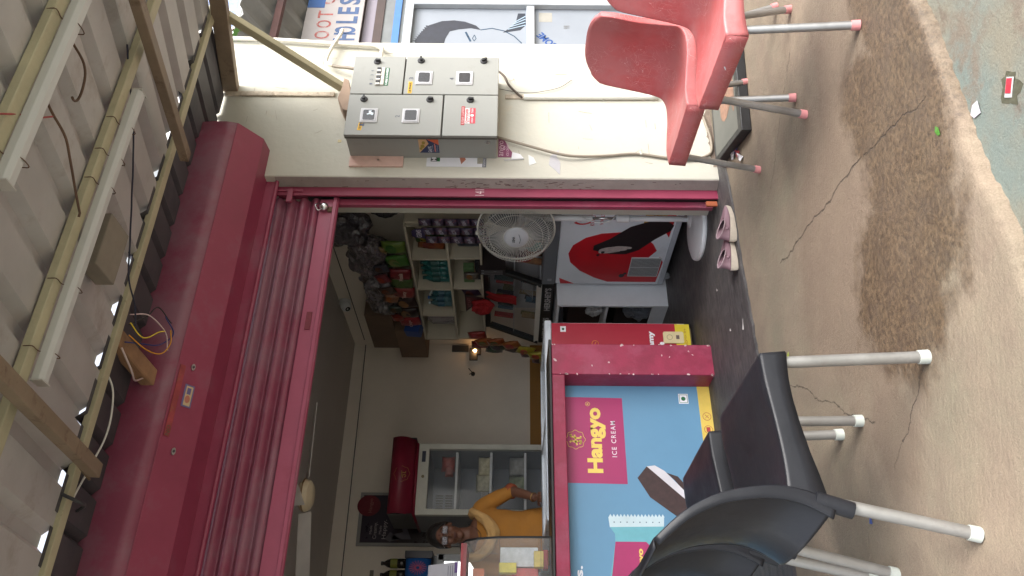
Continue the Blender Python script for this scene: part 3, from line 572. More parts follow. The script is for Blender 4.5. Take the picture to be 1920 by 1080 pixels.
# ---------------- pedestal fan
FC=Vector((2.765,3.905,1.128)); fa=R(-72)
fax=Vector((math.sin(fa),-math.cos(fa),0)); fu=Vector((0,0,1)); fr_=fu.cross(fax).normalized()*-1   # right vector seen from the front
fr_=Vector((math.cos(fa),math.sin(fa),0))
fan=thing('pedestal_fan','white pedestal fan with wire cage standing inside the right shutter rail','fan',(2.80,3.97,0))
FF=(FC,fr_,fu)
b=MB(); RR=.233
nW=80
for i in range(nW):
    a=2*math.pi*i/nW; 
    def pt(r,d,sw=0): return FC+fr_*(math.cos(a+sw)*r)+fu*(math.sin(a+sw)*r)+fax*d
    b.tube([pt(.07,.085,.0),pt(.11,.088,.03),pt(.16,.083,.05),pt(.205,.062,.055),pt(.226,.03,.055),pt(RR,.0,.055),],.0018,4,cap=False)
    b.tube([pt(RR,.0,.055),pt(.224,-.03,.055),pt(.19,-.06,.05),pt(.12,-.08,.03),pt(.06,-.085,0),],.0018,4,cap=False)
for r,d in ((.075,.086),(.197,.068),(.16,.084)):
    b.tube([FC+fr_*(math.cos(t*math.pi/24)*r)+fu*(math.sin(t*math.pi/24)*r)+fax*d for t in range(49)],.0018,5,cap=False)
cage=b.build('cage',mat('cage_white',(.50,.49,.46),.4),fan,smooth=True)
b=MB(); b.tube([FC+fr_*(math.cos(t*math.pi/30)*RR)+fu*(math.sin(t*math.pi/30)*RR) for t in range(61)],.0065,7,cap=False)
cl=FC+fr_*(-.03)+fu*.235; b.lathe(cl,[(.001,-.012),(.012,-.01),(.014,.01),(.001,.014)],8,tuple(fax)); b.build('cage_ring',mat('ring_white',(.66,.64,.58),.45),cage,smooth=True)
b=MB(); b.lathe(FC+fax*.083,[(.073,0),(.073,.004),(.066,.009),(.03,.012),(.001,.0125)],32,tuple(fax)); hb=b.build('badge',C_(175,178,184,.4),fan,smooth=True)
FB=(FC+fax*.097,fr_,fu)
text('badge_text','USHA',FB,-.030,.014,.006,.024,C_(40,42,48),hb,d=0,bold=.03,rot=R(0))
b=MB(); b.stroke(FB,[(-.035,-.02),(-.01,-.026),(.01,-.022),(.03,-.016)],.003,0,.001); b.build('badge_swoosh',C_(40,42,48),hb)
b=MB()
for k in range(3):
    a0=k*2.094+.5
    def bl(u,v,a0=a0):
        r=.035+.155*u; a=a0+(v-.5)*(1.1+.3*math.sin(u*3)); d=.02*(v-.5)*2
        return FC+fr_*(math.cos(a)*r)+fu*(math.sin(a)*r)+fax*d
    b.grid(bl,8,8)
b.build('blades',mat('smoky_blade',(.10,.11,.12),.3,alpha=.8),fan,smooth=True,solid=.003)
b=MB(); b.lathe(FC-fax*.19,[(.001,0),(.04,.005),(.055,.03),(.058,.09),(.045,.12),(.02,.16),(.02,.20)],20,tuple(fax)); b.build('motor',white,fan,smooth=True)
px,py=2.875,3.94
b=MB(); b.tube([(px,py,.90),(px,py,1.10)],[.022,.026],14); b.tube([(px,py,1.08),(px-.005,py,1.13)],.03,12); b.tube([(px,py,.66),(px,py,.90)],.02,14); b.build('upper_neck',white,fan,smooth='auto')
b=MB(); b.tube([(px,py,.48),(px,py,.68)],.008,12); b.build('chrome_rod',mat('chrome_rod',(.5,.5,.5),.2,metal=1),fan,smooth=True)
b=MB(); b.lathe((px,py,.43),[(.02,0),(.026,.004),(.026,.075),(.018,.085)],16); b.build('collar',white,fan,smooth='auto')
b=MB(); b.tube([(px,py,.05),(px,py,.44)],.0185,16); b.build('pole',white,fan,smooth=True)
b=MB(); b.lathe((px-.07,py-.0,.009),[(.001,0),(.195,0),(.2,.01),(.195,.026),(.16,.04),(.075,.048),(.06,.052)],40); b.lathe((px,py,.05),[(.06,0),(.055,.012),(.03,.022),(.02,.024)],20); b.build('base',white,fan,smooth='auto')
b=MB(); b.tube(wavy([(px-.02,py-.03,.72),(px-.05,py-.04,.68),(px-.06,py-.04,.60),(px-.035,py-.035,.54),(px+.05,py,.50)],6),.004,6); b.build('power_cord',white,fan,smooth=True)
# ---------------- chest freezer against the right wall
fz=thing('chest_freezer','white and red chest freezer with chocolate bar artwork beside the pedestal fan','freezer',(3.2,4.45,0))
b=MB(); b.box(3.0,3.43,3.86,4.92,.09,.835); b.build('body',C_(232,238,246,.35,v=.03),fz,bev=.006)
b=MB(); b.box(2.985,3.44,3.85,4.915,.838,.935); b.build('lid',greys,fz,bev=.012)
b=MB(); b.box(2.994,3.42,3.87,4.91,.055,.092); b.build('plinth',C_(190,196,205),fz,bev=.004)
for y in (4.85,3.95):
    b=MB(); b.lathe((3.03,y,.035),[(.001,-.012),(.026,-.012),(.026,.012),(.001,.012)],16,(1,0,0)); b.build('castor',C_(150,155,160,.25),fz)
G=FX((3.0,0,0))  # u=-y, v=z
yy=lambda y:-y
b=MB(); b.prism(G,[(-4.28,.56),(-4.33,.66),(-4.42,.74),(-4.52,.765),(-4.63,.745),(-4.74,.67),(-4.83,.56),(-4.885,.46),(-4.885,.11),(-4.62,.10),(-4.40,.20),(-4.30,.28),(-4.26,.40)],.001,.0018)
b.prism(G,[(-4.915,.80),(-4.84,.81),(-4.915,.70)],.001,.0018,0)
b.prism(G,[(-4.32,.11),(-3.87,.10),(-3.87,.36),(-4.0,.34),(-4.10,.27),(-4.2,.17)],.001,.0018,0)
b.prism(G,[(-4.60,.23),(-4.36,.10),(-4.48,.10),(-4.62,.16)],.0018,.0022,1)
b.build('red_artwork',[C_(205,25,40,.4),C_(232,238,246,.35)],fz)
b=MB(); ca_=[(-4.475,.60),(-4.42,.60),(-4.34,.50),(-4.20,.38),(-4.13,.25),(-4.13,.15),(-4.18,.10),(-4.24,.11),(-4.34,.20),(-4.47,.29),(-4.52,.37),(-4.52,.48)]; b.prism(G,ca_,.0024,.0034,0); b.build('printed_bar',mat('choc',(.022,.014,.016),.5,v=.2,sc_=30),fz)
b=MB(); b.ell(G,-4.465,.46,.035,.115,.0036,.0044,0,n=22,wob=.1,rot=R(14)); b.build('printed_bite',C_(190,178,175,.5,v=.2,sc_=40),fz)
b=MB()
for x,z,r in ((-4.50,.53,.016),(-4.535,.56,.014),(-4.50,.40,.024),(-4.48,.355,.026),(-4.80,.365,.026),(-4.77,.345,.015),(-4.44,.57,.015)): b.ell(G,x,z,r,r*.7,.0044,.0052,0,n=9,wob=.3)
for x,z,r in ((-4.02,.45,.03),(-3.97,.48,.04),(-3.94,.42,.03)): b.ell(G,x,z,r*.8,r*1.3,.0022,.0032,0,n=12,wob=.15)
b.build('printed_flecks',black,fz)
b=MB(); b.ell(G,-4.13,.70,.052,.065,.0012,.0022,0,n=30); b.ell(G,-4.13,.695,.036,.048,.0024,.0028,1,n=30); b.ell(G,-4.12,.71,.024,.034,.0030,.0034,0,n=24); b.ell(G,-4.115,.72,.014,.022,.0036,.0040,1,n=20); b.prism(G,[(-4.18,.78),(-4.08,.78),(-4.12,.735),(-4.14,.735)],.0041,.0046,1)
b.build('heart_logo',[C_(205,25,40,.4),C_(232,238,246,.35)],fz)
text('maker_name','KWALITY',G,-4.19,-4.03,.618,.645,txtr,fz,d=.001,bold=.01,space=1.1); text('maker_name',"WALL'S",G,-4.18,-4.05,.560,.585,txtr,fz,d=.001,bold=.01,space=1.1)
b=MB(); b.rect(G,-4.16,-3.87,.16,.30,.0022,.0030,0); b.build('yellow_panel',C_(190,150,60,.5),fz); text('panel_text','FEAST',G,-4.13,-3.90,.20,.25,C_(150,110,50),fz,d=.003,bold=.02)
b=MB(); b.rect(G,-4.80,-4.56,.115,.325,.0025,.008,0)
for i in range(26): b.rect(G,-4.79,-4.685,.122+i*.0077,.1255+i*.0077,.008,.0088,1); b.rect(G,-4.675,-4.57,.122+i*.0077,.1255+i*.0077,.008,.0088,1)
b.build('vent_grille',[C_(205,208,210),darkg],fz)
b=MB(); b.rect(FX((2.985,0,0)),-4.86,-4.83,.865,.895,0,.001); b.build('lid_badge',C_(150,152,156),fz)
# ---------------- white cupboard + chocolate case
cu=thing('low_cupboard','low white open cupboard holding dark boxes beneath the chocolate display case','cupboard',(3.15,5.5,0))
b=MB(); b.box(2.862,3.43,5.0,5.018,.0,.818); b.box(2.862,3.43,5.95,5.968,0,.818); b.box(2.862,3.43,5.018,5.95,.80,.818); b.box(2.88,3.43,5.018,5.95,.05,.07); b.box(3.40,3.43,5.018,5.95,.07,.8)
b.box(2.866,3.40,5.018,5.95,.44,.458); b.box(2.862,2.88,5.018,5.95,0,.12); b.build('carcass',whitep,cu,bev=.002)
def item(name,label,cat,fn,grp=None):
    b=MB(); ms=fn(b)[1]; o=b.build(name,ms[0],bev=ms[1] if len(ms)>1 else 0,smooth=ms[2] if len(ms)>2 else False); return tag(o,label,cat,grp)
item('carton','dark brown box on the middle shelf of the low cupboard','box',lambda b:(b.box(3.0,3.35,5.1,5.8,.459,.72),(C_(60,42,38,.7),.004)))
item('carton','dark box filling the bottom of the low cupboard','box',lambda b:(b.box(3.0,3.35,5.3,5.9,.071,.35),(C_(50,40,40,.7),.004)))
def bag(name,c,s,m,label,cat='plastic bag',seed=0,grp=None,sub=3,amp=.35):
    bm=bmesh.new(); bmesh.ops.create_icosphere(bm,subdivisions=sub+1,radius=1)
    for v in bm.verts:
        p=v.co.copy(); k=1+amp*noise.noise(p*1.6+Vector((seed,0,0)))+amp*.55*abs(noise.noise(p*4.3+Vector((0,seed,0))))+amp*.2*noise.noise(p*11)
        v.co=Vector((p.x*s[0]*k,p.y*s[1]*k,p.z*s[2]*k))
    me=bpy.data.meshes.new(name); bm.to_mesh(me); bm.free(); me.materials.append(m)
    o=bpy.data.objects.new(name,me); COL.objects.link(o); o.location=c; return tag(o,label,cat,grp)
cling=mat('cling_plastic',(.30,.29,.31),.22,v=.3,sc_=20,alpha=.75,spec=.8)
bag('plastic_bag',(2.98,5.25,.18),(.07,.10,.10),mat('bag_grey',(.2,.22,.26),.3,alpha=.85),'crumpled grey bag in the bottom of the low cupboard',seed=4)
bag('plastic_bag',(2.95,5.2,.53),(.05,.07,.06),mat('bag_white',(.5,.5,.52),.3),'small white bundle on the middle shelf of the low cupboard',seed=9)
hc=thing('chocolate_display_case','black framed chocolate display case with sloping glass and bar racks','display case',(3.2,5.5,.82))
def xf(z): return 3.055+(z-.93)*.38
y0,y1=5.02,5.97
b=MB(); b.box(3.05,3.43,y0,y1,.83,.925); b.build('base',black,hc,bev=.006)
for yc in (5.24,5.70): text('case_lettering',"HERSHEY'S",FX((3.05,yc,.875)),-.17,.17,-.022,.026,C_(190,185,185),hc,d=.0005,bold=.03)
b=MB(); b.box(3.05,3.075,y0+.02,y1-.02,.926,.965); b.build('price_strip',C_(205,200,190),hc)
b=MB()
for y in (y0,y1-.03): b.beam((xf(.925)+.01,y+.015,.925),(xf(1.33)+.01,y+.015,1.33),.045,.045,up=(0,1,0))
b.box(xf(1.33)-.01,3.43,y0,y1,1.33,1.372); b.box(3.40,3.43,y0,y1,.925,1.33); b.build('frame',black,hc,bev=.004)
b=MB(); b.box(3.08,3.40,y0+.02,y1-.02,.926,.94); b.box(3.38,3.398,y0+.02,y1-.02,.94,1.33); b.box(3.14,3.38,y0+.03,y1-.03,1.13,1.136); b.build('inner_lining',C_(190,190,195,.4),hc)
b=MB(); b.grid(lambda u,v:(xf(.93+.4*u),y0+.03+(y1-y0-.06)*v,.93+.4*u),2,2); b.build('front_glass',glassd,hc,solid=.004)
b=MB()
for i in range(9): b.box(3.12,3.38,5.15+i*.018,5.152+i*.018,1.0,1.10) if 0 else b.tube([(3.10,5.14+i*.02,.99),(3.18,5.14+i*.02,1.07)],.0018,4)
b.tube([(3.10,5.12,.99),(3.10,5.34,.99)],.0025,4); b.tube([(3.18,5.12,1.07),(3.18,5.34,1.07)],.0025,4); b.build('wire_rack',C_(170,170,170,.4),hc)
cs=[(70,40,30),(150,40,35),(60,90,110),(120,110,40),(45,30,35),(80,30,50),(40,60,60),(150,120,70)]
nch=0; LAB=[a_+' '+b_ for b_ in ('upright','leaning','half hidden','short','wide','narrow') for a_ in ('nearest','middle','farthest','front','rearmost')]
for k in range(26):
    y=random.uniform(5.08,5.88); lv=random.random()<.5; z=1.137 if lv else .941; x=random.uniform(3.18,3.33) if lv else random.uniform(3.12,3.30)
    c=cs[k%8]; h=random.uniform(.08,.16); wd=random.uniform(.03,.06); a=random.uniform(-.4,.4)
    b=MB(); b.beam((x,y,z+.001),(x+.02*math.cos(a),y+.02*math.sin(a),z+h),wd,.014,up=(0,1,.3)); nm=b.build('chocolate_pack',C_(*c,.35),bev=.002)
    tag(nm,['brown','crimson','slate','olive','plum','wine','teal','tan'][k%8]+' chocolate pack, the '+LAB[k]+' one on the '+('upper' if lv else 'lower')+' case level','chocolate','chocolate packs in the display case')
bag('red_cloth',(3.10,5.45,1.385),(.05,.075,.085),C_(150,22,28,.75,v=.2),'bunched red cloth draped over the chocolate case top','cloth',2)
b=MB(); b.grid(lambda u,v:(xf(1.37-.27*u)-.008-.006*math.sin(v*9),5.40+.10*(v-.5)*(1+.3*u)+.03*math.sin(u*5),1.385-.27*u),14,7); o=b.build('draped_cloth',C_(150,22,28,.75,v=.2),smooth=True,solid=.004); tag(o,'red sash end hanging down the sloping glass of the chocolate case','cloth')
t=thing('pennant','dark triangular chocolate pennant hanging under the shelf','pennant',(3.13,5.45,1.5))
b=MB(); PF=FX((3.13,0,0)); b.prism(PF,[(-5.58,1.52),(-5.30,1.52),(-5.36,1.37)],0,.002); b.build('cloth',C_(45,28,30,.6),t); b=MB(); b.prism(PF,[(-5.54,1.51),(-5.34,1.51),(-5.37,1.42)],.002,.0025); b.build('printed_triangle',C_(85,30,35,.6),t)
text('pennant_text','KIT KAT',PF,-5.50,-5.36,1.475,1.50,C_(150,110,110),t,d=.0025)
t=thing('open_box','black open snack box standing on the near end of the display case','box',(3.2,4.95,1.2))
b=MB(); b.box(3.12,3.40,4.93,5.0,1.20,1.40); b.build('carton_body',C_(40,32,34,.6),t); text('box_text','KIT KAT',FX((3.12,4.965,1.30)),-.03,.03,-.08,.08,C_(150,150,155),t,d=.0005)
for i,(y,z,c) in enumerate(((4.72,1.0,(110,60,40)),(4.80,1.06,(150,60,50)),(4.65,.99,(60,120,115)),(4.83,.985,(150,110,80)),(4.74,1.10,(70,40,60)),(4.60,1.05,(100,70,60)))):
    b=MB(); b.pillow(FX((3.15,y,z)),.09,.13,.03,rot=random.uniform(-.6,.6)); o=b.build('snack_packet',C_(*c,.35,v=.4,sc_=30),smooth=True); tag(o,'%s packet lying on the freezer lid behind the fan'%('brown','red','teal','tan','plum','dusty brown')[i],'packet','packets on the freezer lid')
# ---------------- wall shelf
sf=thing('wall_shelf','cream pigeonhole shelf unit stocked with snacks on the right inner wall','shelf',(3.3,5.3,1.3))
shm=mat('cream_laminate',(.55,.50,.40),.6,v=.05,dirt=((.35,.28,.2),.4),dsc=5)
b=MB(); b.box(3.15,3.44,4.43,6.12,1.885,1.903); b.build('top_board',shm,sf,bev=.002)
b=MB(); b.box(3.15,3.44,4.43,6.12,1.608,1.626); b.build('middle_board',shm,sf,bev=.002)
b=MB(); b.box(3.16,3.44,4.43,6.12,1.372,1.388); b.build('bottom_board',shm,sf,bev=.002)
for y in (4.42,4.84,5.27,5.69,6.11):
    b=MB(); b.box(3.152,3.44,y,y+.018,1.627,1.884); b.build('divider',shm,sf)
for y in (4.42,4.84,5.27,6.11):
    b=MB(); b.box(3.162,3.44,y,y+.018,1.389,1.607); b.build('divider',shm,sf)
b=MB(); b.box(3.425,3.44,4.44,6.1,1.39,1.88); b.build('back_panel',shm,sf)
b=MB(); b.box(3.17,3.44,4.40,4.418,.94,1.89); b.build('side_panel',shm,sf)
# bottles & packets in pigeonholes
teal=mat('teal_bottle',(.02,.15,.15),.15,v=.1,alpha=.75); aqua=mat('water_bottle',(.06,.19,.23),.12,alpha=.6); capb=C_(30,80,150)
def bottle(x,y,z,h,r,m,label,cap=capb,grp=None,lab=None,labtxt=None):
    t=thing('bottle',label,'bottle',(x,y,z),grp)
    b=MB(); b.lathe((x,y,z),[(r*.7,0),(r,.01),(r,h*.3),(r*.94,h*.34),(r,h*.38),(r,h*.62),(r*.75,h*.76),(r*.38,h*.87),(r*.36,h*.93)],14); b.build('body',m,t,smooth=True)
    b=MB(); b.lathe((x,y,z),[(r*.42,h*.92),(r*.42,h),(r*.1,h)],12); b.build('cap',cap,t)
    if lab: b=MB(); b.lathe((x,y,z),[(r*1.02,h*.36),(r*1.02,h*.62)],14); b.build('label_band',lab,t)
for i in range(10): bottle(3.22+.075*(i//5),4.92+(i%5)*.072,1.627,.215,.034,teal,'teal drink bottle, '+ORD[i%5]+' in the '+('front' if i<5 else 'rear')+' row of the second pigeonhole',C_(15,60,60),'teal bottles on the shelf',C_(15,75,72))
for i in range(8): bottle(3.21+.08*(i//4),5.33+(i%4)*.082,1.627,.2 if i!=1 else .17,.033,aqua,'blue water bottle, '+ORD[i%4]+' in the '+('front' if i<4 else 'rear')+' row of the third pigeonhole',C_(190,200,205) if i%2 else capb,'water bottles on the shelf',C_(45,85,105))
def packet(fr,w,h,t,cols,label,rot=0,grp=None,cat='packet',txt=None,tm=None,name='snack_packet',tw=.7,th=.2,bands=None):
    cols=[tuple(int(x*.74) for x in c) for c in cols]; T=thing(name,label,cat,tuple(fr[0]),grp)
    b=MB(); b.pillow(fr,w,h,t,rot=rot); b.build('wrapper',C_(*cols[0],.32,v=.35,sc_=18),T,smooth=True)
    if len(cols)>1:
        b=MB(); b.ell(fr,w*.05,h*.1,w*.3,h*.22,t*.86,t*1.0,0,n=14,wob=.12,rot=rot); b.build('printed_patch',C_(*cols[1],.35,v=.3,sc_=25),T)
    if txt: text('packet_text',txt,fr,-w*tw/2,w*tw/2,-h*th/2-h*.05,h*th/2-h*.05,tm or txtw,T,d=t+.001,rot=rot,bold=.02)
    return T
packet(FX((3.20,4.58,1.735)),.13,.21,.05,[(70,120,40),(180,150,40)],'green crisps packet with yellow patch in the first pigeonhole',.1)
packet(FX((3.22,4.70,1.73)),.13,.20,.05,[(170,90,45),(150,60,50)],'orange crisps packet beside the green one in the first pigeonhole',-.1)
b=MB(); b.lathe((3.26,5.86,1.627),[(.06,0),(.085,.01),(.085,.19),(.06,.22),(.06,.235)],20); o=b.build('plastic_jar',mat('jar_plastic',(.4,.36,.38),.15,alpha=.5),smooth='auto'); tag(o,'clear plastic jar in the farthest pigeonhole','jar')
b=MB(); b.box(3.20,3.34,5.735,5.76,1.628,1.86); o=b.build('blue_folder',C_(50,65,115)); tag(o,'upright dark blue file beside the plastic jar','file')
for i in range(3):
    b=MB(); b.box(3.19,3.24,5.02+i*.075,5.075+i*.075,1.44,1.52); o=b.build('small_carton',C_(95,125,85,.6,v=.3,sc_=40),bev=.002); tag(o,'small green carton, '+['nearest','middle','farthest'][i]+' of three lined up on the lower shelf','carton','small green cartons on the lower shelf')
item('dark_carton','stack of dark cartons on the lower shelf behind the fan','carton',lambda b:(b.box(3.2,3.36,4.95,5.2,1.389,1.43),(C_(45,45,50,.5),.003)))
item('dark_jar','tall dark canister in the lower first pigeonhole','canister',lambda b:(b.lathe((3.25,4.72,1.389),[(.05,0),(.055,.01),(.055,.15),(.03,.17)],16),(C_(45,50,62,.35),0,'auto')))
# chocolate strips hanging at the near end
gm=mat('gems_strip',(.07,.05,.10),.35,v=.5,sc_=45,dirt=((.45,.16,.16),.8),dsc=40,dth=.53)
for i,(y,zt) in enumerate(((4.32,1.80),(4.42,1.785),(4.53,1.77))):
    T=thing('sweet_strip',('purple sachet strip nearest the shutter rail','middle purple sachet strip with the heading card','third purple sachet strip beside the green packet')[i],'sachet strip',(3.12,y,1.4),'hanging strips of sweet sachets')
    for k in range(5):
        fr=FX((3.12-.004*(i%2),y,zt-.06-k*.088)); b=MB(); b.pillow(fr,.085,.088,.022,n=7); s=b.build('sachet',gm,T,smooth=True)
        text('sachet_text','GEMS',fr,-.026,.03,-.012,.014,C_(190,190,205),s,d=.021,rot=.3,bold=.03)
T=thing('heading_card','dark purple header card of the sweet strips','card',(3.10,4.44,1.8)); fr=FX((3.10,4.44,1.79)); b=MB(); b.prism(fr,[(-.055,-.04),(.055,-.04),(.055,.02),(.03,.05),(-.03,.05),(-.055,.02)],0,.002); b.build('card',C_(52,42,85,.5),T); text('card_text','GEMS',fr,-.045,.045,-.018,.018,C_(205,200,215),T,d=.002,bold=.03)
# packets along the shelf top
FXs=lambda y,z,x=3.13:FX((x,y,z))
for y,c,c2,tx,lb in ((4.62,(120,150,60),(70,130,50),None,'light green packet first on the shelf top'),(4.80,(80,140,55),(150,160,90),None,'leaf green packet second on the shelf top'),(4.98,(150,40,50),None,'Masala','crimson packet with cream lettering on the shelf top'),(5.10,(90,120,60),None,None,'olive packet between the two crimson ones'),(5.24,(175,60,60),None,'Tasty','red packet bulging over the shelf edge'),(5.40,(60,40,40),(190,140,90),None,'dark packet with tan patch on the shelf top'),(5.56,(55,40,42),(170,130,90),None,'second dark packet with tan picture on the shelf top'),(5.70,(185,50,60),None,'Chips','bright red packet near the blue box')):
    packet(FXs(y,1.985),.15,.17,.05,[c]+([c2] if c2 else []),lb,random.uniform(-.15,.15),'packets along the shelf top',txt=tx,tm=C_(215,190,180))
item('blue_box','small blue box at the far end of the shelf top','box',lambda b:(b.beam((3.14,5.86,1.905),(3.16,5.88,2.03),.16,.10,up=(0,1,0)),(C_(45,75,140,.5),.003)))
item('carton','brown cardboard carton lying on the shelf top at the far corner','box',lambda b:(b.box(3.16,3.42,5.98,6.5,1.906,2.15),(mat('cardboard',(.20,.13,.09),.85,v=.15,bump=.05),.004)))
item('carton','larger cardboard carton stacked above the other carton','box',lambda b:(b.box(3.18,3.43,5.75,6.35,2.151,2.38),(mat('cardboard_dark',(.15,.10,.07),.85,v=.2),.004)))
for i,(c,s,lb) in enumerate((((3.2,4.52,2.33),(.10,.14,.17),'top plastic bundle of dark packs near the ceiling'),((3.14,4.72,2.18),(.09,.15,.12),'second plastic bundle below the top one'),((3.22,4.95,2.2),(.10,.17,.16),'wide plastic bundle in the middle of the shelf top'),((3.2,5.25,2.17),(.10,.17,.15),'shiny plastic bundle over the red packet'),((3.2,5.52,2.15),(.10,.15,.14),'plastic bundle next to the cartons'),((3.25,4.30,2.0),(.08,.09,.13),'small black bundle beside the shutter rail'))):
    bag('plastic_bundle',c,s,mat('bundle_plastic_%d'%i,[(.05,.045,.06),(.09,.075,.09),(.14,.12,.14),(.13,.12,.14),(.12,.11,.12),(.03,.03,.04)][i],.16,v=.7,sc_=16,spec=.9,alpha=.86,coat=.5,bump=1.0,bsc=22,dirt=((.36,.24,.2),.8),dsc=13,dth=.62,stretch=(1,1,2.5)),lb,'plastic bundle',seed=i*3.3,grp='plastic bundles over the shelf',sub=3,amp=.42)
# crisps hanging in strips by the far side of the case
hc_=[(185,60,50),(205,110,50),(160,50,45),(190,95,45),(70,90,70),(90,95,90),(200,120,60),(120,60,60),(210,190,60),(170,60,90),(215,200,70),(150,60,100),(215,195,60)]
pos=[(3.12,5.93,1.44),(3.10,6.02,1.38),(3.12,6.10,1.42),(3.08,5.98,1.28),(3.10,6.10,1.26),(3.12,6.19,1.30),(3.06,5.99,1.15),(3.08,6.10,1.12),(3.02,6.01,1.03),(3.04,6.11,1.0),(2.99,6.04,.93),(3.0,6.14,.90),(2.97,6.08,.84)]
nm=['bright red','orange','dark red','amber','grey green','grey','light orange','maroon','yellow','pink','pale yellow','violet pink','lowest yellow']
for i,(p,c) in enumerate(zip(pos,hc_)):
    packet(FX(p),.12,.15,.045,[c,(c[0]*.6,c[1]*1.1,c[2]*.8) if i%2 else (min(255,c[0]*1.1),c[1]*.5,c[2])],'%s crisps packet hanging beside the far edge of the chocolate case'%nm[i],random.uniform(-.4,.4),'hanging crisps packets')
for i,(x,y,z,w_,h_,c,lb) in enumerate(((3.12,4.66,2.10,.11,.13,(150,120,60),'mustard packet leaning over the light green one'),(3.11,4.88,2.11,.10,.12,(60,60,75),'dark blue grey packet above the leaf green one'),(3.12,5.04,2.12,.12,.10,(140,60,70),'small wine red packet above the crimson one'),(3.10,5.18,2.10,.10,.13,(90,70,60),'brown packet above the olive one'),(3.12,5.33,2.09,.12,.12,(170,120,90),'tan packet above the bulging red one'),(3.11,5.48,2.08,.10,.11,(50,70,60),'dark green packet above the first dark one'),(3.12,5.64,2.07,.10,.11,(150,50,40),'rust red packet above the second dark one'),(3.18,5.08,1.46,.09,.11,(120,110,100),'greyish sachet box on the lower shelf beside the green cartons'),(3.2,5.36,1.47,.12,.13,(80,60,90),'violet packet on the lower shelf under the water bottles'),(3.2,5.52,1.46,.10,.12,(140,120,60),'ochre packet on the lower shelf under the water bottles'),(3.19,4.56,1.47,.11,.13,(60,80,110),'navy packet on the lower shelf near the shutter'))):
    packet(FX((x,y,z)),w_,h_,.04,[c,(min(255,c[0]+50),c[1],c[2]//2)],lb,random.uniform(-.35,.35),'small packets around the shelf')
# camera, lamp holder, night lamp
t=thing('ceiling_camera','white dome security camera fixed where right wall meets ceiling','security camera',(3.40,5.95,2.6))
b=MB(); b.lathe((3.43,5.95,2.60),[(.001,0),(.05,0),(.05,.03),(.03,.035)],20,(-1,0,0)); b.build('base',white,t,smooth='auto'); b=MB(); b.lathe((3.37,5.93,2.585),[(.001,-.045),(.032,-.04),(.045,-.01),(.045,.02),(.03,.045),(.001,.05)],20,(-.8,-.3,-.5)); b.build('body',white,t,smooth=True)
b=MB(); b.lathe((3.335,5.918,2.562),[(.022,0),(.022,.004),(.001,.006)],16,(-.8,-.3,-.5)); b.build('lens',black,t)
t=thing('lamp_holder','small cream lamp holder on the ceiling edge near the shutter','lamp holder',(3.3,4.8,2.6)); b=MB(); b.lathe((3.25,4.75,2.66),[(.04,0),(.04,.02),(.025,.03),(.022,.07),(.001,.07)],16,(0,0,-1)); b.build('holder',C_(190,180,160),t,smooth='auto'); b=MB(); b.tube([(3.25,4.75,2.66),(3.25,4.75,2.57)],.008,6); b.build('stem',darkg,t)
t=thing('night_lamp','tiny glowing night lamp plugged in at the back corner','night lamp',(3.33,6.76,1.5)); b=MB(); b.lathe((3.355,6.74,1.50),[(.001,-.02),(.014,-.012),(.014,.006),(.001,.018)],12); b.build('bulb',mat('glow',(.9,.6,.3),.4,emit=(1,.55,.22),est=6),t,smooth=True); b=MB(); b.box(3.32,3.39,6.75,6.77,1.44,1.48); b.build('plug',darkg,t)
t=thing('loose_fitting','black cable end sticking out of the back wall','cable end',(3.13,6.76,1.5)); b=MB(); b.lathe((3.13,6.785,1.51),[(.02,0),(.02,.015),(.001,.02)],10,(0,-1,0)); b.build('plate',black,t); b=MB(); b.tube([(3.13,6.76,1.51),(3.16,6.72,1.55)],.004,5); b.tube([(3.13,6.76,1.51),(3.10,6.72,1.54)],.004,5); b.build('wire_ends',black,t)
# ---------------- ceiling fan
t=thing('ceiling_fan','pale ceiling fan hanging behind the raised shutter','ceiling fan',(1.35,4.6,2.35)); hx,hy=1.33,4.58
b=MB(); b.lathe((hx,hy,2.30),[(.001,0),(.06,.004),(.085,.02),(.095,.045),(.095,.055),(.075,.075),(.03,.085)],28); b.build('motor_housing',C_(215,200,170,.4),t,smooth='auto')
b=MB(); b.lathe((hx,hy,2.345),[(.097,0),(.099,.004),(.097,.008)],28); b.build('trim_ring',C_(120,90,50,.3),t)
b=MB(); b.tube([(hx,hy,2.38),(hx,hy,2.66)],.055,16); b.build('canopy_rod',C_(190,185,178,.5),t,smooth='auto')
for a in (R(-6),R(156),R(-105)):
    b=MB(); ca,sa=math.cos(a),math.sin(a)
    def bl(u,v):
        r=.10+.44*u; wd=.11+.03*u; s=(v-.5)*wd; tz=.022*(v-.5)*2
        return (hx+ca*r-sa*s,hy+sa*r+ca*s,2.345+tz)
    b.grid(bl,4,3); b.build('blade',C_(205,203,200,.4),t,solid=.004)
# ---------------- fridges and back wall
vf=thing('upright_display_fridge','tall upright glass door fridge with maroon rounded header','fridge',(1.95,6.5,0))
b=MB(); b.box(1.655,2.235,6.25,6.75,.05,1.895); b.build('cabinet',C_(70,70,75,.5),vf)
b=MB(); fx0,fx1=1.655,2.235
for x0,x1,z0,z1 in ((fx0,fx0+.045,.10,1.895),(fx1-.045,fx1,.10,1.895),(fx0+.045,fx1-.045,1.81,1.895),(fx0+.045,fx1-.045,.10,.20)): b.box(x0,x1,6.20,6.25,z0,z1)
b.build('door_frame',C_(200,200,190,.4),vf,bev=.003)
b=MB(); b.box(fx0,fx1,6.19,6.75,1.90,1.915); b.grid(lambda u,v:(1.645+.62*v,6.17+.02*math.cos(u*3.14)-.05*math.sin(u*3.14),1.915+.19*u),10,3); hd=b.build('header',mat('maroon_header',(.24,.015,.04),.4,v=.1),vf,solid=.004,smooth=True)
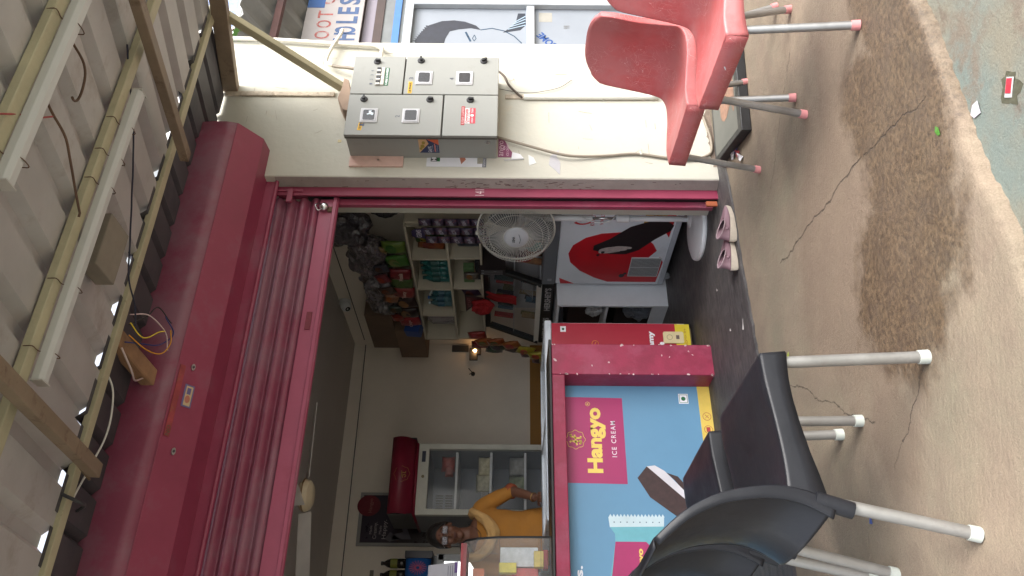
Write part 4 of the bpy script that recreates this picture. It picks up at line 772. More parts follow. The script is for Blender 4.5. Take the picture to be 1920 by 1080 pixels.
b=MB(); b.box(1.645,1.650,6.15,6.6,1.915,2.105); b.box(2.26,2.265,6.15,6.6,1.915,2.105); b.box(1.65,2.26,6.17,6.6,2.10,2.106); b.build('header_sides',darkg,vf)
HFy=FY((1.955,6.118,2.01)); b=MB(); n=40; ring=[(math.cos(a*6.2832/n)*.06*(1+.06*math.cos(8*a*6.2832/n)),math.sin(a*6.2832/n)*.06*(1+.06*math.cos(8*a*6.2832/n))) for a in range(n+1)]
def Hmono(b,fr,s,wd,d0,d1,mi=0,ox=0,oy=0):
    for P in ([(-.5,-.45),(-.42,-.62),(-.2,-.62),(-.15,-.35),(-.3,.0),(-.12,.45),(-.3,.6)],[(.35,-.6),(.15,-.55),(.2,.0),(.35,.5),(.5,.62),(.58,.45)],[(-.6,-.15),(-.2,.0),(.25,.02),(.5,.1)],):
        b.stroke(fr,[(ox+x*s,oy+y*s) for x,y in P],wd,d0,d1,mi)
b.stroke(HFy,ring,.0025,0,.001); Hmono(b,HFy,.05,.007,0,.001); b.build('header_monogram',C_(190,140,80),vf)
b=MB(); b.rect(FY((0,6.20,0)),2.08,2.17,1.838,1.868,0,.004); b.build('controller',C_(50,55,75),vf)
b=MB(); b.ell(FY((1.96,6.20,1.852)),0,0,.012,.012,0,.004); b.build('door_lock',C_(130,120,90),vf)
b=MB(); b.box(1.70,2.19,6.255,6.262,.2,1.81) if 0 else b.box(1.70,2.19,6.70,6.71,.2,1.81); b.build('inner_back',C_(120,124,134,.5),vf)
for z in (.60,1.02,1.30,1.58):
    b=MB(); b.box(1.70,2.19,6.28,6.70,z,z+.018); b.build('shelf',C_(225,228,232,.4),vf)
b=MB()
for i in range(8): b.box(1.78+i*.022,1.79+i*.022,6.66,6.67,1.64,1.70); b.box(1.78+i*.022,1.79+i*.022,6.66,6.67,1.72,1.78)
b.build('vent_slots',black,vf)
# the body of the fridge is a shell, so the shelves show
cabm=vf.children[0]; bpy.data.objects.remove(cabm)
b=MB(); b.box(1.655,1.70,6.25,6.75,.05,1.895); b.box(2.19,2.235,6.25,6.75,.05,1.895); b.box(1.70,2.19,6.25,6.75,1.81,1.895); b.box(1.70,2.19,6.25,6.75,.05,.2); b.box(1.70,2.19,6.71,6.75,.2,1.81); b.build('cabinet',C_(125,127,134,.5),vf)
b=MB(); b.box(1.70,2.19,6.225,6.23,.2,1.81); b.build('door_glass',mat('fridge_glass',(.5,.55,.6),.04,v=0,alpha=.10,spec=.7),vf)
for i,(x,z,w_,h_,c,lb) in enumerate(((2.12,1.665,.13,.11,(170,70,60),'red and white carton on the fridge top shelf'),(2.06,1.655,.10,.07,(160,90,80),'second reddish carton on the fridge top shelf'),(2.10,1.36,.17,.11,(205,198,165),'cream pouch on the second fridge shelf'),(1.96,1.37,.15,.12,(200,196,170),'pale pouch beside the cream one'),(2.10,1.09,.17,.14,(150,150,148),'cloudy bag on the third fridge shelf'),(1.94,1.09,.17,.14,(140,150,120),'greenish bag of food on the third fridge shelf'),(1.84,1.36,.1,.06,(150,150,148),'crumpled clear pouch on the second fridge shelf'))):
    b=MB(); b.pillow(FY((x,6.42,z)),w_,h_,.09); o=b.build('food_pouch',C_(*c,.5,v=.35,sc_=25),smooth=True); tag(o,lb,'food pouch','food kept in the upright fridge')
# poster
po=thing('framed_poster','dark framed ice cream poster on the back wall beside the fridge','poster',(1.78,6.78,1.8))
b=MB(); b.rect(FY((0,6.79,0)),1.545,1.995,1.30,2.44,0,.02); b.build('frame',C_(150,148,145,.5),po,bev=.003)
b=MB(); b.rect(FY((0,6.79,0)),1.57,1.97,1.33,2.41,.02,.022,0); b.rect(FY((0,6.79,0)),1.57,1.80,1.33,2.1,.022,.0225,1); b.build('print',[C_(42,32,48,.3),C_(48,38,40,.3)],po)
PF=FY((0,6.79,0)); b=MB(); b.ell(PF,1.88,2.36,.09,.10,.0225,.023,n=30); b.build('red_roundel',C_(110,25,40,.3),po); text('brand_text','Hangyo',PF,1.82,1.94,2.32,2.36,C_(150,100,90),po,d=.0235)
for tx,x0,x1,z0,z1 in (('Made',1.64,1.71,2.315,2.335),('Creamy.',1.60,1.74,2.265,2.305),('Made',1.64,1.71,2.235,2.255),('Happy.',1.60,1.76,2.185,2.228)): text('slogan',tx,PF,x0,x1,z0,z1,C_(175,165,165),po,d=.0235)
b=MB(); b.prism(PF,[(1.60,2.07),(1.66,2.16),(1.60,2.20),(1.58,2.16)] ,.0225,.023,0); b.prism(PF,[(1.60,1.98),(1.72,2.03),(1.70,2.07),(1.66,2.05),(1.64,2.13),(1.60,2.14)],.0225,.023,0); b.prism(PF,[(1.76,2.16),(1.84,2.18),(1.80,2.12)],.0225,.023,1); b.build('printed_shapes',[C_(95,90,100,.4),C_(110,70,70,.4)],po)
# drinks cooler at the left
pc=thing('drinks_cooler','blue topped drinks cooler with glass door at the frame edge','cooler',(1.05,6.4,0))
b=MB(); b.box(.78,1.372,6.32,6.78,.0,1.74); b.build('cabinet',C_(120,125,132,.5),pc)
b=MB(); b.box(.78,1.372,6.26,6.30,.1,.16); b.box(.78,.83,6.26,6.30,.16,1.70); b.box(1.325,1.372,6.26,6.30,.16,1.70); b.box(.78,1.372,6.26,6.30,1.655,1.71); b.build('door_frame',C_(150,155,160,.4),pc,bev=.003)
b=MB(); b.box(.83,1.325,6.285,6.29,.16,1.655); b.build('door_glass',mat('mirror_glass',(.75,.80,.85),.05,v=0,metal=.9),pc)
b=MB(); b.grid(lambda u,v:(.76+.56*v,6.20-.03*math.sin(u*3.14),1.745+.19*u),8,3); b.build('header',mat('blue_header',(.015,.12,.42),.35,v=.1),pc,solid=.004,smooth=True)
b=MB(); b.box(1.322,1.378,6.18,6.5,1.735,1.945); b.box(.76,1.322,6.21,6.5,1.935,1.942); b.build('header_ends',C_(30,30,45,.4),pc,bev=.004)
HB=FY((0,6.165,1.84)); text('header_text','pepsi',HB,.80,1.155,-.055,.05,txtw,pc,d=.001,bold=.035)
b=MB()
for i in range(18): a=i*2*math.pi/18; b.stroke(HB,[(1.25+math.cos(a)*.012,math.sin(a)*.015),(1.25+math.cos(a)*.05,math.sin(a)*.065)],.0055,0,.001)
b.build('header_burst',C_(170,70,110),pc)
for i in range(4): bottle(1.315-i*.085,6.34,1.945,.20,.036,mat('cola_%d'%i,(.02,.018,.018),.15),'dark cola bottle with yellow green label, '+ORD[i]+' from the right on the cooler top',black,'bottles on the drinks cooler',C_(120,125,50))
item('wall_box','pale conduit box on the back wall above the bottles','box',lambda b:(b.box(1.0,1.35,6.775,6.79,2.27,2.30),(C_(110,108,100),)))
# ---------------- counter front
ct=thing('shop_counter','magenta framed shop counter with a pale blue ice cream banner','counter',(1.3,4.1,0))
b=MB(); b.box(1.872,2.062,4.045,4.30,.0,.922); b.box(-.5,1.8715,4.048,4.16,.850,.922); b.build('painted_frame',pinkchip,ct,bev=.004)
b=MB(); random.seed(31); CF=FY((0,4.045,0))
for i in range(34):
    x=random.choice((1.8745,2.058,random.uniform(1.88,2.05),1.876)); z=random.uniform(.02,.91) if i%4 else random.choice((.905,.02,.915)); r1=random.uniform(.002,.006)
    b.ell(CF,x,z,r1,r1*random.uniform(.5,2.2),.0002,.0008,0,n=7,wob=.3,rot=random.random()*3)
o=b.build('paint_chips',C_(205,180,182,.7),ct); o['kind']='stuff'; random.seed(3)
b=MB(); b.box(-.5,2.085,4.035,4.37,.923,.938); b.build('black_top',black,ct,bev=.003)
b=MB(); b.box(-.5,1.8725,4.207,4.30,.0,.85); b.build('backing',pinkchip,ct)
B=FY((0,4.205,0)); ban=MB(); ban.rect(B,-.5,1.871,.004,.849,0,.003,0)
ban=ban.build('banner',mat('banner_blue',(.14,.32,.50),.45,v=.05,sc_=2),ct)
b=MB(); b.prism(B,[(-.5,.004),(1.871,.004),(1.871,.078),(-.5,.078)],.003,.0036); b.build('yellow_band',C_(230,200,95),ban)
b=MB(); b.prism(B,[(1.30,.849),(1.80,.849),(1.795,.515),(1.295,.515)],.003,.0038); b.build('magenta_panel',mat('panel_magenta',(.42,.035,.15),.4,v=.04),ban)
text('brand_lettering','Hangyo',B,1.355,1.735,.618,.728,txty,ban,d=.0038,bold=.045)
text('registered_mark','R',B,1.752,1.765,.707,.720,txty,ban,d=.0038); b=MB(); b.stroke(B,[(1.758+math.cos(i*.3927)*.012,.7135+math.sin(i*.3927)*.013) for i in range(17)],.002,.0038,.0044); b.build('mark_ring',txty,ban)
text('tagline','ICE CREAM',B,1.445,1.655,.563,.590,C_(240,225,235),ban,d=.0038,bold=.01,space=1.3)
b=MB(); b.stroke(B,[(1.545+math.cos(a*.1257)*.052*(1+.07*math.cos(8*a*.1257)),.789+math.sin(a*.1257)*.052*(1+.07*math.cos(8*a*.1257))) for a in range(51)],.0028,.0038,.0044); Hmono(b,B,.05,.009,.0038,.0046,0,1.545,.789); b.build('monogram',txty,ban)
b=MB(); b.rect(B,1.765,1.825,.135,.19,.003,.0038,0); 
for x0,x1,z0,z1 in ((1.770,1.820,.139,.1415),(1.770,1.820,.1835,.186),(1.770,1.7725,.1416,.1834),(1.8175,1.820,.1416,.1834)): b.rect(B,x0,x1,z0,z1,.0038,.0042,1)
b.ell(B,1.795,.1625,.0125,.0125,.0038,.0044,1); b.build('veg_mark',[txtw,C_(35,110,70)],ban)
for x,k in ((1.688,'x'),(1.610,'p'),(1.532,'o')):
    b=MB(); b.stroke(B,[(x+math.cos(i*.3142)*.023,.04+math.sin(i*.3142)*.023) for i in range(21)],.0025,.0036,.0042)
    if k=='x': b.stroke(B,[(x-.01,.03),(x+.01,.05)],.003,.0036,.0042); b.stroke(B,[(x-.01,.05),(x+.01,.03)],.0018,.0036,.0042)
    elif k=='p': b.rect(B,x-.014,x+.014,.029,.051,.0036,.0044)
    else: b.rect(B,x-.012,x+.012,.030,.050,.0036,.0044)
    b.build('social_icon',C_(175,60,60),ban)
# printed sandwich and wrapper
b=MB(); b.prism(B,[(1.395,.405),(1.33,.46),(1.225,.40),(1.085,.215),(1.11,.17),(1.20,.17)],.003,.0042,0); b.prism(B,[(1.395,.405),(1.40,.36),(1.37,.31),(1.17,.13),(1.13,.16),(1.20,.195)],.0042,.0050,1)
b.prism(B,[(1.36,.30),(1.34,.24),(1.16,.10),(1.15,.13),(1.32,.26)],.003,.0040,0)
b.build('printed_sandwich',[mat('biscuit',(.055,.028,.028),.5,v=.25,sc_=30),C_(225,222,228)],ban)
b=MB()
for i in range(16):
    x,z=1.128+.0,.628-.0185*i; b.prism(B,[(1.118,z),(1.118,z-.0185),(1.134,z-.009)],.003,.0046)
b.prism(B,[(1.118,.63),(1.118,.335),(1.07,.34),(1.065,.625)],.003,.0048,0); 
for i in range(8): b.rect(B,1.088,1.094,.36+i*.034,.366+i*.034,.0048,.0051,1)
b.prism(B,[(1.065,.625),(1.07,.34),(1.02,.365),(.99,.36),(.70,.30),(.70,.66),(.99,.60),(1.03,.60)],.003,.0044,2)
b.prism(B,[(.99,.60),(.99,.44),(.93,.385),(.80,.38),(.80,.63)],.0044,.0050,3)
b.build('printed_wrapper',[C_(205,225,232,.4),C_(90,120,140),C_(115,185,198,.35),C_(180,50,110,.4)],ban)
text('wrapper_text','Hangyo',B,.78,.955,.452,.490,txty,ban,d=.005,bold=.04)
text('slogan_text','treats.',B,.62,.868,.775,.81,txtw,ban,d=.003,bold=.03)
# ---------------- serving freezer behind
sf2=thing('serving_freezer','red fronted chest freezer with white rim standing behind the counter','freezer',(1.8,4.7,0))
b=MB(); b.box(1.15,2.385,4.385,5.08,.06,.90); b.build('body',whitep,sf2,bev=.004)
b=MB(); b.box(1.15,2.378,4.378,4.384,.11,.90); b.build('red_front',mat('red_vinyl',(.42,.02,.045),.35,v=.05),sf2)
b=MB(); b.box(1.15,2.374,4.374,4.380,.035,.125); b.build('yellow_strip',C_(225,205,55),sf2)
b=MB(); b.box(1.15,2.36,4.40,5.0,.02,.06); b.build('plinth',C_(120,105,80),sf2)
b=MB(); b.box(1.14,2.395,4.37,4.42,.901,.945); b.box(1.14,2.395,5.04,5.09,.901,.945); b.box(2.345,2.395,4.42,5.04,.901,.945); b.box(1.14,1.19,4.42,5.04,.901,.945); b.build('rim',C_(215,222,230,.3),sf2,bev=.008)
b=MB(); b.box(1.19,1.80,4.42,5.04,.925,.929); b.box(1.75,2.345,4.42,5.04,.932,.936); b.build('sliding_glass',glassd,sf2)
b=MB(); b.box(1.745,1.765,4.42,5.04,.937,.945); b.build('glass_handle',C_(180,182,185),sf2)
R2=FY((0,4.378,0)); b=MB(); b.rect(R2,2.315,2.355,.81,.845,0,.001,0); b.ell(R2,2.335,.8275,.008,.008,.001,.0014,1); b.build('veg_mark',[txtw,C_(35,100,60)],sf2)
text('slogan_text','Creamy',R2,2.11,2.325,.255,.30,txtw,sf2,d=.001,bold=.05); text('slogan_text','life',R2,2.20,2.25,.20,.24,txtw,sf2,d=.001,bold=.05)
b=MB(); b.stroke(R2,[(2.235+math.cos(i*.3142)*.02,.63+math.sin(i*.3142)*.02) for i in range(21)],.004,0,.001); b.stroke(R2,[(2.225,.635),(2.245,.625)],.004,0,.001); b.build('ring_mark',C_(215,130,50),sf2)
text('web_text','hangyo.in',FY((0,4.374,0)),2.16,2.34,.055,.075,C_(180,130,50),sf2,d=.001)
b=MB(); b.prism(R2,[(2.245,.205),(2.31,.205),(2.318,.198),(2.318,.085),(2.31,.077),(2.245,.077),(2.237,.085),(2.237,.198)],.003,.012); tg=b.build('hang_tag',C_(225,210,165,.5),sf2,bev=.002)
b=MB(); b.stroke(R2,[(2.278+math.cos(i*.3491)*.017,.165+math.sin(i*.3491)*.017) for i in range(19)],.0018,.012,.0125); b.rect(R2,2.265,2.292,.105,.125,.012,.0125); b.build('tag_print',C_(110,95,90),tg)
# low shelf front closing the counter interior
tag((lambda b:(b.box(-.45,1.10,4.35,4.9,.0,.86),b.build('storage_cabinet',C_(60,55,55),bev=.004))[1])(MB()),'dark storage cabinet behind the banner under the display box','cabinet')
# clear display box at the left end of the counter
db=thing('acrylic_display_box','clear curved acrylic display box with red top strip on the counter','display box',(.6,4.3,.938))
prf=[(4.12,.94),(4.12,1.10),(4.13,1.22),(4.16,1.32),(4.21,1.38),(4.28,1.41),(4.5,1.415)]
b=MB(); b.grid(lambda u,v:(.1+.89*v,*prf[min(6,int(round(u*6)))]),7,2); b.build('curved_front',glass,db,solid=.003,smooth=True)
b=MB(); b.prism((Vector((.987,0,0)),Vector((0,1,0)),Vector((0,0,1))),prf+[(4.5,.94)],0,.003); b.build('side_wall',glass,db)
b=MB(); b.tube([(.99,y,z) for y,z in prf],.006,6); b.build('dark_edge',black,db)
b=MB(); b.box(.1,.985,4.24,4.5,1.375,1.405); b.build('red_strip',C_(150,25,40,.4),db)
b=MB(); b.box(.1,.985,4.14,4.5,1.20,1.205); b.box(.1,.985,4.13,4.5,.99,.995); b.build('inner_shelf',glassd,db)
for i,(x,y,z,w_,h_,c,lb) in enumerate(((.93,4.3,1.10,.10,.20,(205,210,215),'white printed box in the acrylic display box'),(.82,4.28,1.07,.10,.14,(190,60,60),'red box low in the acrylic display box'),(.90,4.2,1.0,.08,.05,(215,190,90),'yellow packet in the acrylic display box'),(.86,4.22,1.16,.05,.09,(215,200,60),'yellow price card in the acrylic display box'),(.80,4.25,1.31,.12,.06,(185,95,50),'orange pack on the top shelf of the acrylic box'),(.93,4.35,.96,.10,.03,(170,50,50),'flat red tin at the bottom of the acrylic box'))):
    b=MB(); b.box(x-w_/2,x+w_/2,y,y+.05,z-h_/2,z+h_/2); o=b.build('sweet_box',C_(*c,.4,v=.25,sc_=30),bev=.003); tag(o,lb,'box')
    if i==3: text('price_text','10',FY((x,y,z)),-.018,.018,-.02,.02,txtr,o,d=.001,bold=.03) if False else None
t=thing('payment_card','white payment card with purple corners standing on the acrylic box','card',(.85,4.36,1.42))
PFc=(Vector((.84,4.36,1.42)),Vector((.98,-.05,.0)).normalized(),Vector((-.10,.12,.98)).normalized())
b=MB(); b.rect(PFc,-.12,.075,.005,.165,0,.004,0); b.build('card',C_(170,170,180,.5),t); b=MB(); b.rect(PFc,.02,.075,.005,.022,.004,.005); b.build('purple_corner',C_(85,50,125,.4),t); b=MB(); b.ell(PFc,-.092,.145,.026,.022,.004,.005); b.build('purple_disc',C_(85,50,125,.4),t)
b=MB(); 
for k in range(3): b.rect(PFc,-.07,.06,.03+k*.012,.034+k*.012,.004,.0046)
b.build('small_lines',C_(120,120,130),t)
# ---------------- shopkeeper
WC=Vector((1.272,5.26,0)); fw=Vector((-.236,-.972,0)).normalized(); sdv=Vector((-fw.y,fw.x,0)); 
if sdv.x<0: sdv=-sdv
def wp(a,f,z): return WC+sdv*a+fw*f+Vector((0,0,z))
skin=mat('brown_skin',(.165,.075,.048),.5,v=.12,sc_=30,bump=.05); skinl=mat('lip_skin',(.12,.045,.04),.45)
mustard=mat('mustard_cotton',(.42,.18,.03),.85,v=.07,sc_=12,bump=.15,bsc=140); mustl=mat('dupatta_cotton',(.60,.36,.14),.85,v=.1,sc_=12,bump=.15,bsc=100)
hair=mat('black_hair',(.012,.010,.010),.45,v=.3,sc_=40,bump=.4,bsc=60,stretch=(1,1,.2))
pers=thing('person','woman with glasses in a mustard kurta and draped stole standing behind the counter','person',(WC.x,WC.y,0))
def ellip(b,c,rx,ry,rz_,n=16,m_=10):   # rx along side, ry along front
    c=Vector(c)
    b.grid(lambda u,v:c+sdv*(rx*math.sin(u*math.pi)*math.cos(v*2*math.pi))+fw*(ry*math.sin(u*math.pi)*math.sin(v*2*math.pi))+Vector((0,0,rz_*math.cos(u*math.pi))),m_,n+1)
def rings(b,L,n=24):
    k=len(b.v)
    for a,f,z,rx,ry in L:
        for j in range(n): t_=2*math.pi*j/n; b.v.append(wp(a+rx*math.cos(t_),f+ry*math.sin(t_),z))
    for i in range(len(L)-1):
        for j in range(n): j2=(j+1)%n; b.f.append((k+i*n+j,k+i*n+j2,k+(i+1)*n+j2,k+(i+1)*n+j)); b.m.append(0)
    b.f.append(tuple(k+j for j in reversed(range(n)))); b.m.append(0); e_=k+(len(L)-1)*n; b.f.append(tuple(e_+j for j in range(n))); b.m.append(0)
def limb(b,pts,rs,n=14): b.tube(wavy(pts,5,0),[rs[min(len(rs)-1,int(i/5))]*(1-(i%5)/5)+rs[min(len(rs)-1,int(i/5)+1)]*((i%5)/5) for i in range(5*(len(pts)-1)+1)],n)
HZ=1.565
b=MB()
ellip(b,wp(0,0,HZ+.02),.072,.092,.098); ellip(b,wp(0,.022,HZ-.035),.060,.066,.072); ellip(b,wp(0,.060,HZ-.095),.026,.026,.022)   # skull, jaw, chin
ellip(b,wp(0,.094,HZ-.012),.0105,.013,.034); ellip(b,wp(0,.103,HZ-.036),.016,.015,.013)                                              # nose
for s in (-1,1):
    ellip(b,wp(s*.034,.072,HZ-.03),.024,.02,.024); ellip(b,wp(s*.03,.082,HZ+.028),.027,.010,.008); ellip(b,wp(s*.074,-.005,HZ-.008),.009,.018,.030)
ellip(b,wp(0,.086,HZ-.064),.024,.012,.009)
rings(b,[(0,-.01,1.36,.11,.075),(0,-.012,1.40,.072,.058),(0,-.008,1.43,.052,.052),(0,-.004,1.47,.049,.05),(0,.0,1.53,.05,.052)])
rings(b,[(0,0,.80,.15,.105),(0,0,.95,.165,.11),(0,0,1.08,.14,.10),(0,0,1.22,.150,.112),(0,-.005,1.32,.155,.10),(0,-.01,1.385,.12,.075),(0,-.01,1.41,.07,.055)])
for s in (-1,1): limb(b,[wp(s*.085,0,.85),wp(s*.085,.01,.45),wp(s*.085,-.01,.08)],[.085,.055,.04]); ellip(b,wp(s*.085,.05,.035),.042,.115,.035)
eL=wp(.285,-.03,1.150); wL=wp(.235,.15,.985); eR=wp(-.235,-.03,1.13); wR=wp(-.18,.17,.99)
limb(b,[wp(.135,-.01,1.365),wp(.18,-.015,1.32),eL],[.036,.035,.030]); limb(b,[eL,(eL+wL)/2+Vector((.004,0,0)),wL],[.036,.031,.023])
limb(b,[wp(-.135,-.01,1.365),wp(-.18,-.015,1.32),eR],[.036,.035,.030]); limb(b,[eR,(eR+wR)/2,wR],[.036,.031,.023])
for s,wv in ((1,wL),(-1,wR)):
    d=fw; pc_=wv+d*.045+Vector((0,0,-.018)); ellip(b,pc_,.034,.046,.014)
    for k,(o_,l) in enumerate(((-.026,.062),(-.009,.074),(.009,.070),(.026,.056))):
        base_=pc_+d*.036+sdv*o_; b.tube([base_,base_+d*(l*.45)+Vector((0,0,.004)),base_+d*(l*.8)+Vector((0,0,-.004)),base_+d*l+Vector((0,0,-.012))],[.009,.0085,.0078,.006],8)
    tb=pc_-sdv*s*.028; b.tube([tb,tb-sdv*s*.018+d*.022,tb-sdv*s*.022+d*.045+Vector((0,0,-.006))],[.011,.0095,.007],8)
body=b.build('body',skin,pers,smooth=True)
q=body.modifiers.new('r','REMESH'); q.mode='VOXEL'; q.voxel_size=.0055; q.use_smooth_shade=True
q=body.modifiers.new('sm','SMOOTH'); q.iterations=3; q.factor=.5
# garments
b=MB(); rings(b,[(0,0,.45,.21,.15),(0,0,.75,.195,.135),(0,0,.95,.182,.128),(0,0,1.08,.158,.118),(0,0,1.22,.166,.130),(0,-.005,1.31,.168,.114),(0,-.012,1.355,.155,.092),(0,-.02,1.385,.125,.07)],28)
for s,e_ in ((1,eL),(-1,eR)): limb(b,[wp(s*.12,-.012,1.368),wp(s*.175,-.015,1.335),(wp(s*.19,-.015,1.33)+e_)/2,e_+(wL-eL if s>0 else wR-eR)*.06],[.052,.056,.050,.044])
kt=b.build('kurta',mustard,pers,smooth=True); q=kt.modifiers.new('r','REMESH'); q.mode='VOXEL'; q.voxel_size=.007; q.use_smooth_shade=True; q=kt.modifiers.new('sm','SMOOTH'); q.iterations=4
tx=bpy.data.textures.new('folds','CLOUDS'); tx.noise_scale=.12; q=kt.modifiers.new('d','DISPLACE'); q.texture=tx; q.strength=.014
for s,e_,w2 in ((1,eL,wL),(-1,eR,wR)):
    b=MB(); d=(w2-e_).normalized(); b.tube([e_-d*.008,e_+d*.026],[.052,.049],16); b.build('sleeve_cuff',mat('rust_cuff',(.30,.065,.025),.8,v=.15,sc_=60),pers,smooth=True)
b=MB()
random.seed(3)
for i in range(9):
    k=i/8; a=.155-.028*k; zb=1.225+.065*k; f0=.135+.012*math.sin(i*2.1)
    P=[wp(a*.95,-.10,1.36+.03*k),wp(a,-.02,1.405+.012*k-.008),wp(a*.93,.07,1.375-.01*k),wp(a*.62,f0-.01,1.29+.02*k),wp(.02*(1-k),f0+.005,zb),wp(-a*.5,f0-.005,1.275+.03*k),wp(-a*.9,.075,1.355),wp(-a*1.0,-.02,1.398+.01*k),wp(-a*.95,-.10,1.35+.03*k)]
    b.tube(wavy(P,5,.012,i),[.017+.007*math.sin(j*.5+i) for j in range(41)],8)
st_=b.build('stole',mustl,pers,smooth=True); q=st_.modifiers.new('r','REMESH'); q.mode='VOXEL'; q.voxel_size=.005; q.use_smooth_shade=True; q=st_.modifiers.new('sm','SMOOTH'); q.iterations=1
b=MB()
def hairf(u,v):
    th=u*math.pi*.62; ph=v*2*math.pi; r=1.0+.05*noise.noise(Vector((u*6,v*9,0)))
    front=max(0,math.sin(ph)); th2=th*(1-.40*front**1.5)
    return wp(0,-.008,HZ+.022)+sdv*(.081*r*math.sin(th2)*math.cos(ph))+fw*(.099*r*math.sin(th2)*math.sin(ph))+Vector((0,0,.108*r*math.cos(th2)))
b.grid(hairf,18,37); ellip(b,wp(0,-.10,HZ-.01),.045,.035,.05); b.build('hair',hair,pers,smooth=True,solid=.008)
b=MB()
for s in (-1,1): ellip(b,wp(s*.030,.078,HZ+.008),.0125,.011,.0085,10,6)
ey=b.build('eyes',C_(190,180,170,.2),pers,smooth=True); b=MB()
for s in (-1,1): ellip(b,wp(s*.030,.0865,HZ+.008),.0052,.004,.0055,8,5)
b.build('iris',black,ey,smooth=True)
b=MB(); 
for s in (-1,1): b.tube([wp(s*.014,.095,HZ+.026),wp(s*.030,.094,HZ+.031),wp(s*.046,.084,HZ+.026)],.0028,6)
b.build('eyebrows',hair,pers); b=MB(); ellip(b,wp(0,.094,HZ-.060),.022,.008,.004,10,6); ellip(b,wp(0,.093,HZ-.068),.019,.008,.004,10,6); b.build('lips',skinl,pers,smooth=True)
b=MB(); ellip(b,wp(0,.0955,HZ+.040),.0045,.003,.0045,8,6); b.build('bindi',C_(90,20,25),pers)
b=MB()
GF=(wp(0,.112,HZ+.002),sdv,Vector((0,0,1)))
for s in (-1,1):
    cxp=s*.033; P=[(cxp-.025,-.012),(cxp-.020,-.017),(cxp+.020,-.017),(cxp+.025,-.012),(cxp+.025,.012),(cxp+.02,.017),(cxp-.02,.017),(cxp-.025,.012),(cxp-.025,-.012)]
    o_,r_v,u_v=GF; b.tube([o_+r_v*x+u_v*y for x,y in P],.0017,5); b.tube([o_+r_v*(s*.058)+u_v*.008,wp(s*.078,.04,HZ+.006),wp(s*.078,-.005,HZ+.008)],.0017,5)
b.tube([GF[0]-sdv*.008+Vector((0,0,.004)),GF[0]+sdv*.008+Vector((0,0,.004))],.0017,5)
gl=b.build('glasses',mat('wire_frame',(.25,.22,.22),.3,metal=.8),pers); b=MB()
for s in (-1,1): b.rect(GF,s*.033-.024,s*.033+.024,-.016,.016,-.001,.0005)
b.build('lenses',mat('lens_glare',(.30,.30,.36),.12,v=0,alpha=.3,spec=.5),gl)
b=MB(); 
for i in range(34):
    u=-1+2*i/33; p=wp(.075*u*(1-.1*u*u),-.01+.10*(1-u*u)**.6,1.40-.085*(1-abs(u)**1.6)+.02); b.lathe(p,[(.001,-.003),(.0036,0),(.001,.003)],6)
b.build('bead_chain',C_(45,35,35,.3),pers)
b=MB(); d=(wL-eL).normalized(); u=d.cross(Vector((0,0,1))).normalized(); q2=d.cross(u); c=wL-d*.02; b.tube([c+(u*math.cos(i*.5236)+q2*math.sin(i*.5236))*.028 for i in range(13)],.003,6,cap=False); b.build('bangle',mat('gold',(.6,.4,.15),.25,metal=1),pers,smooth=True)
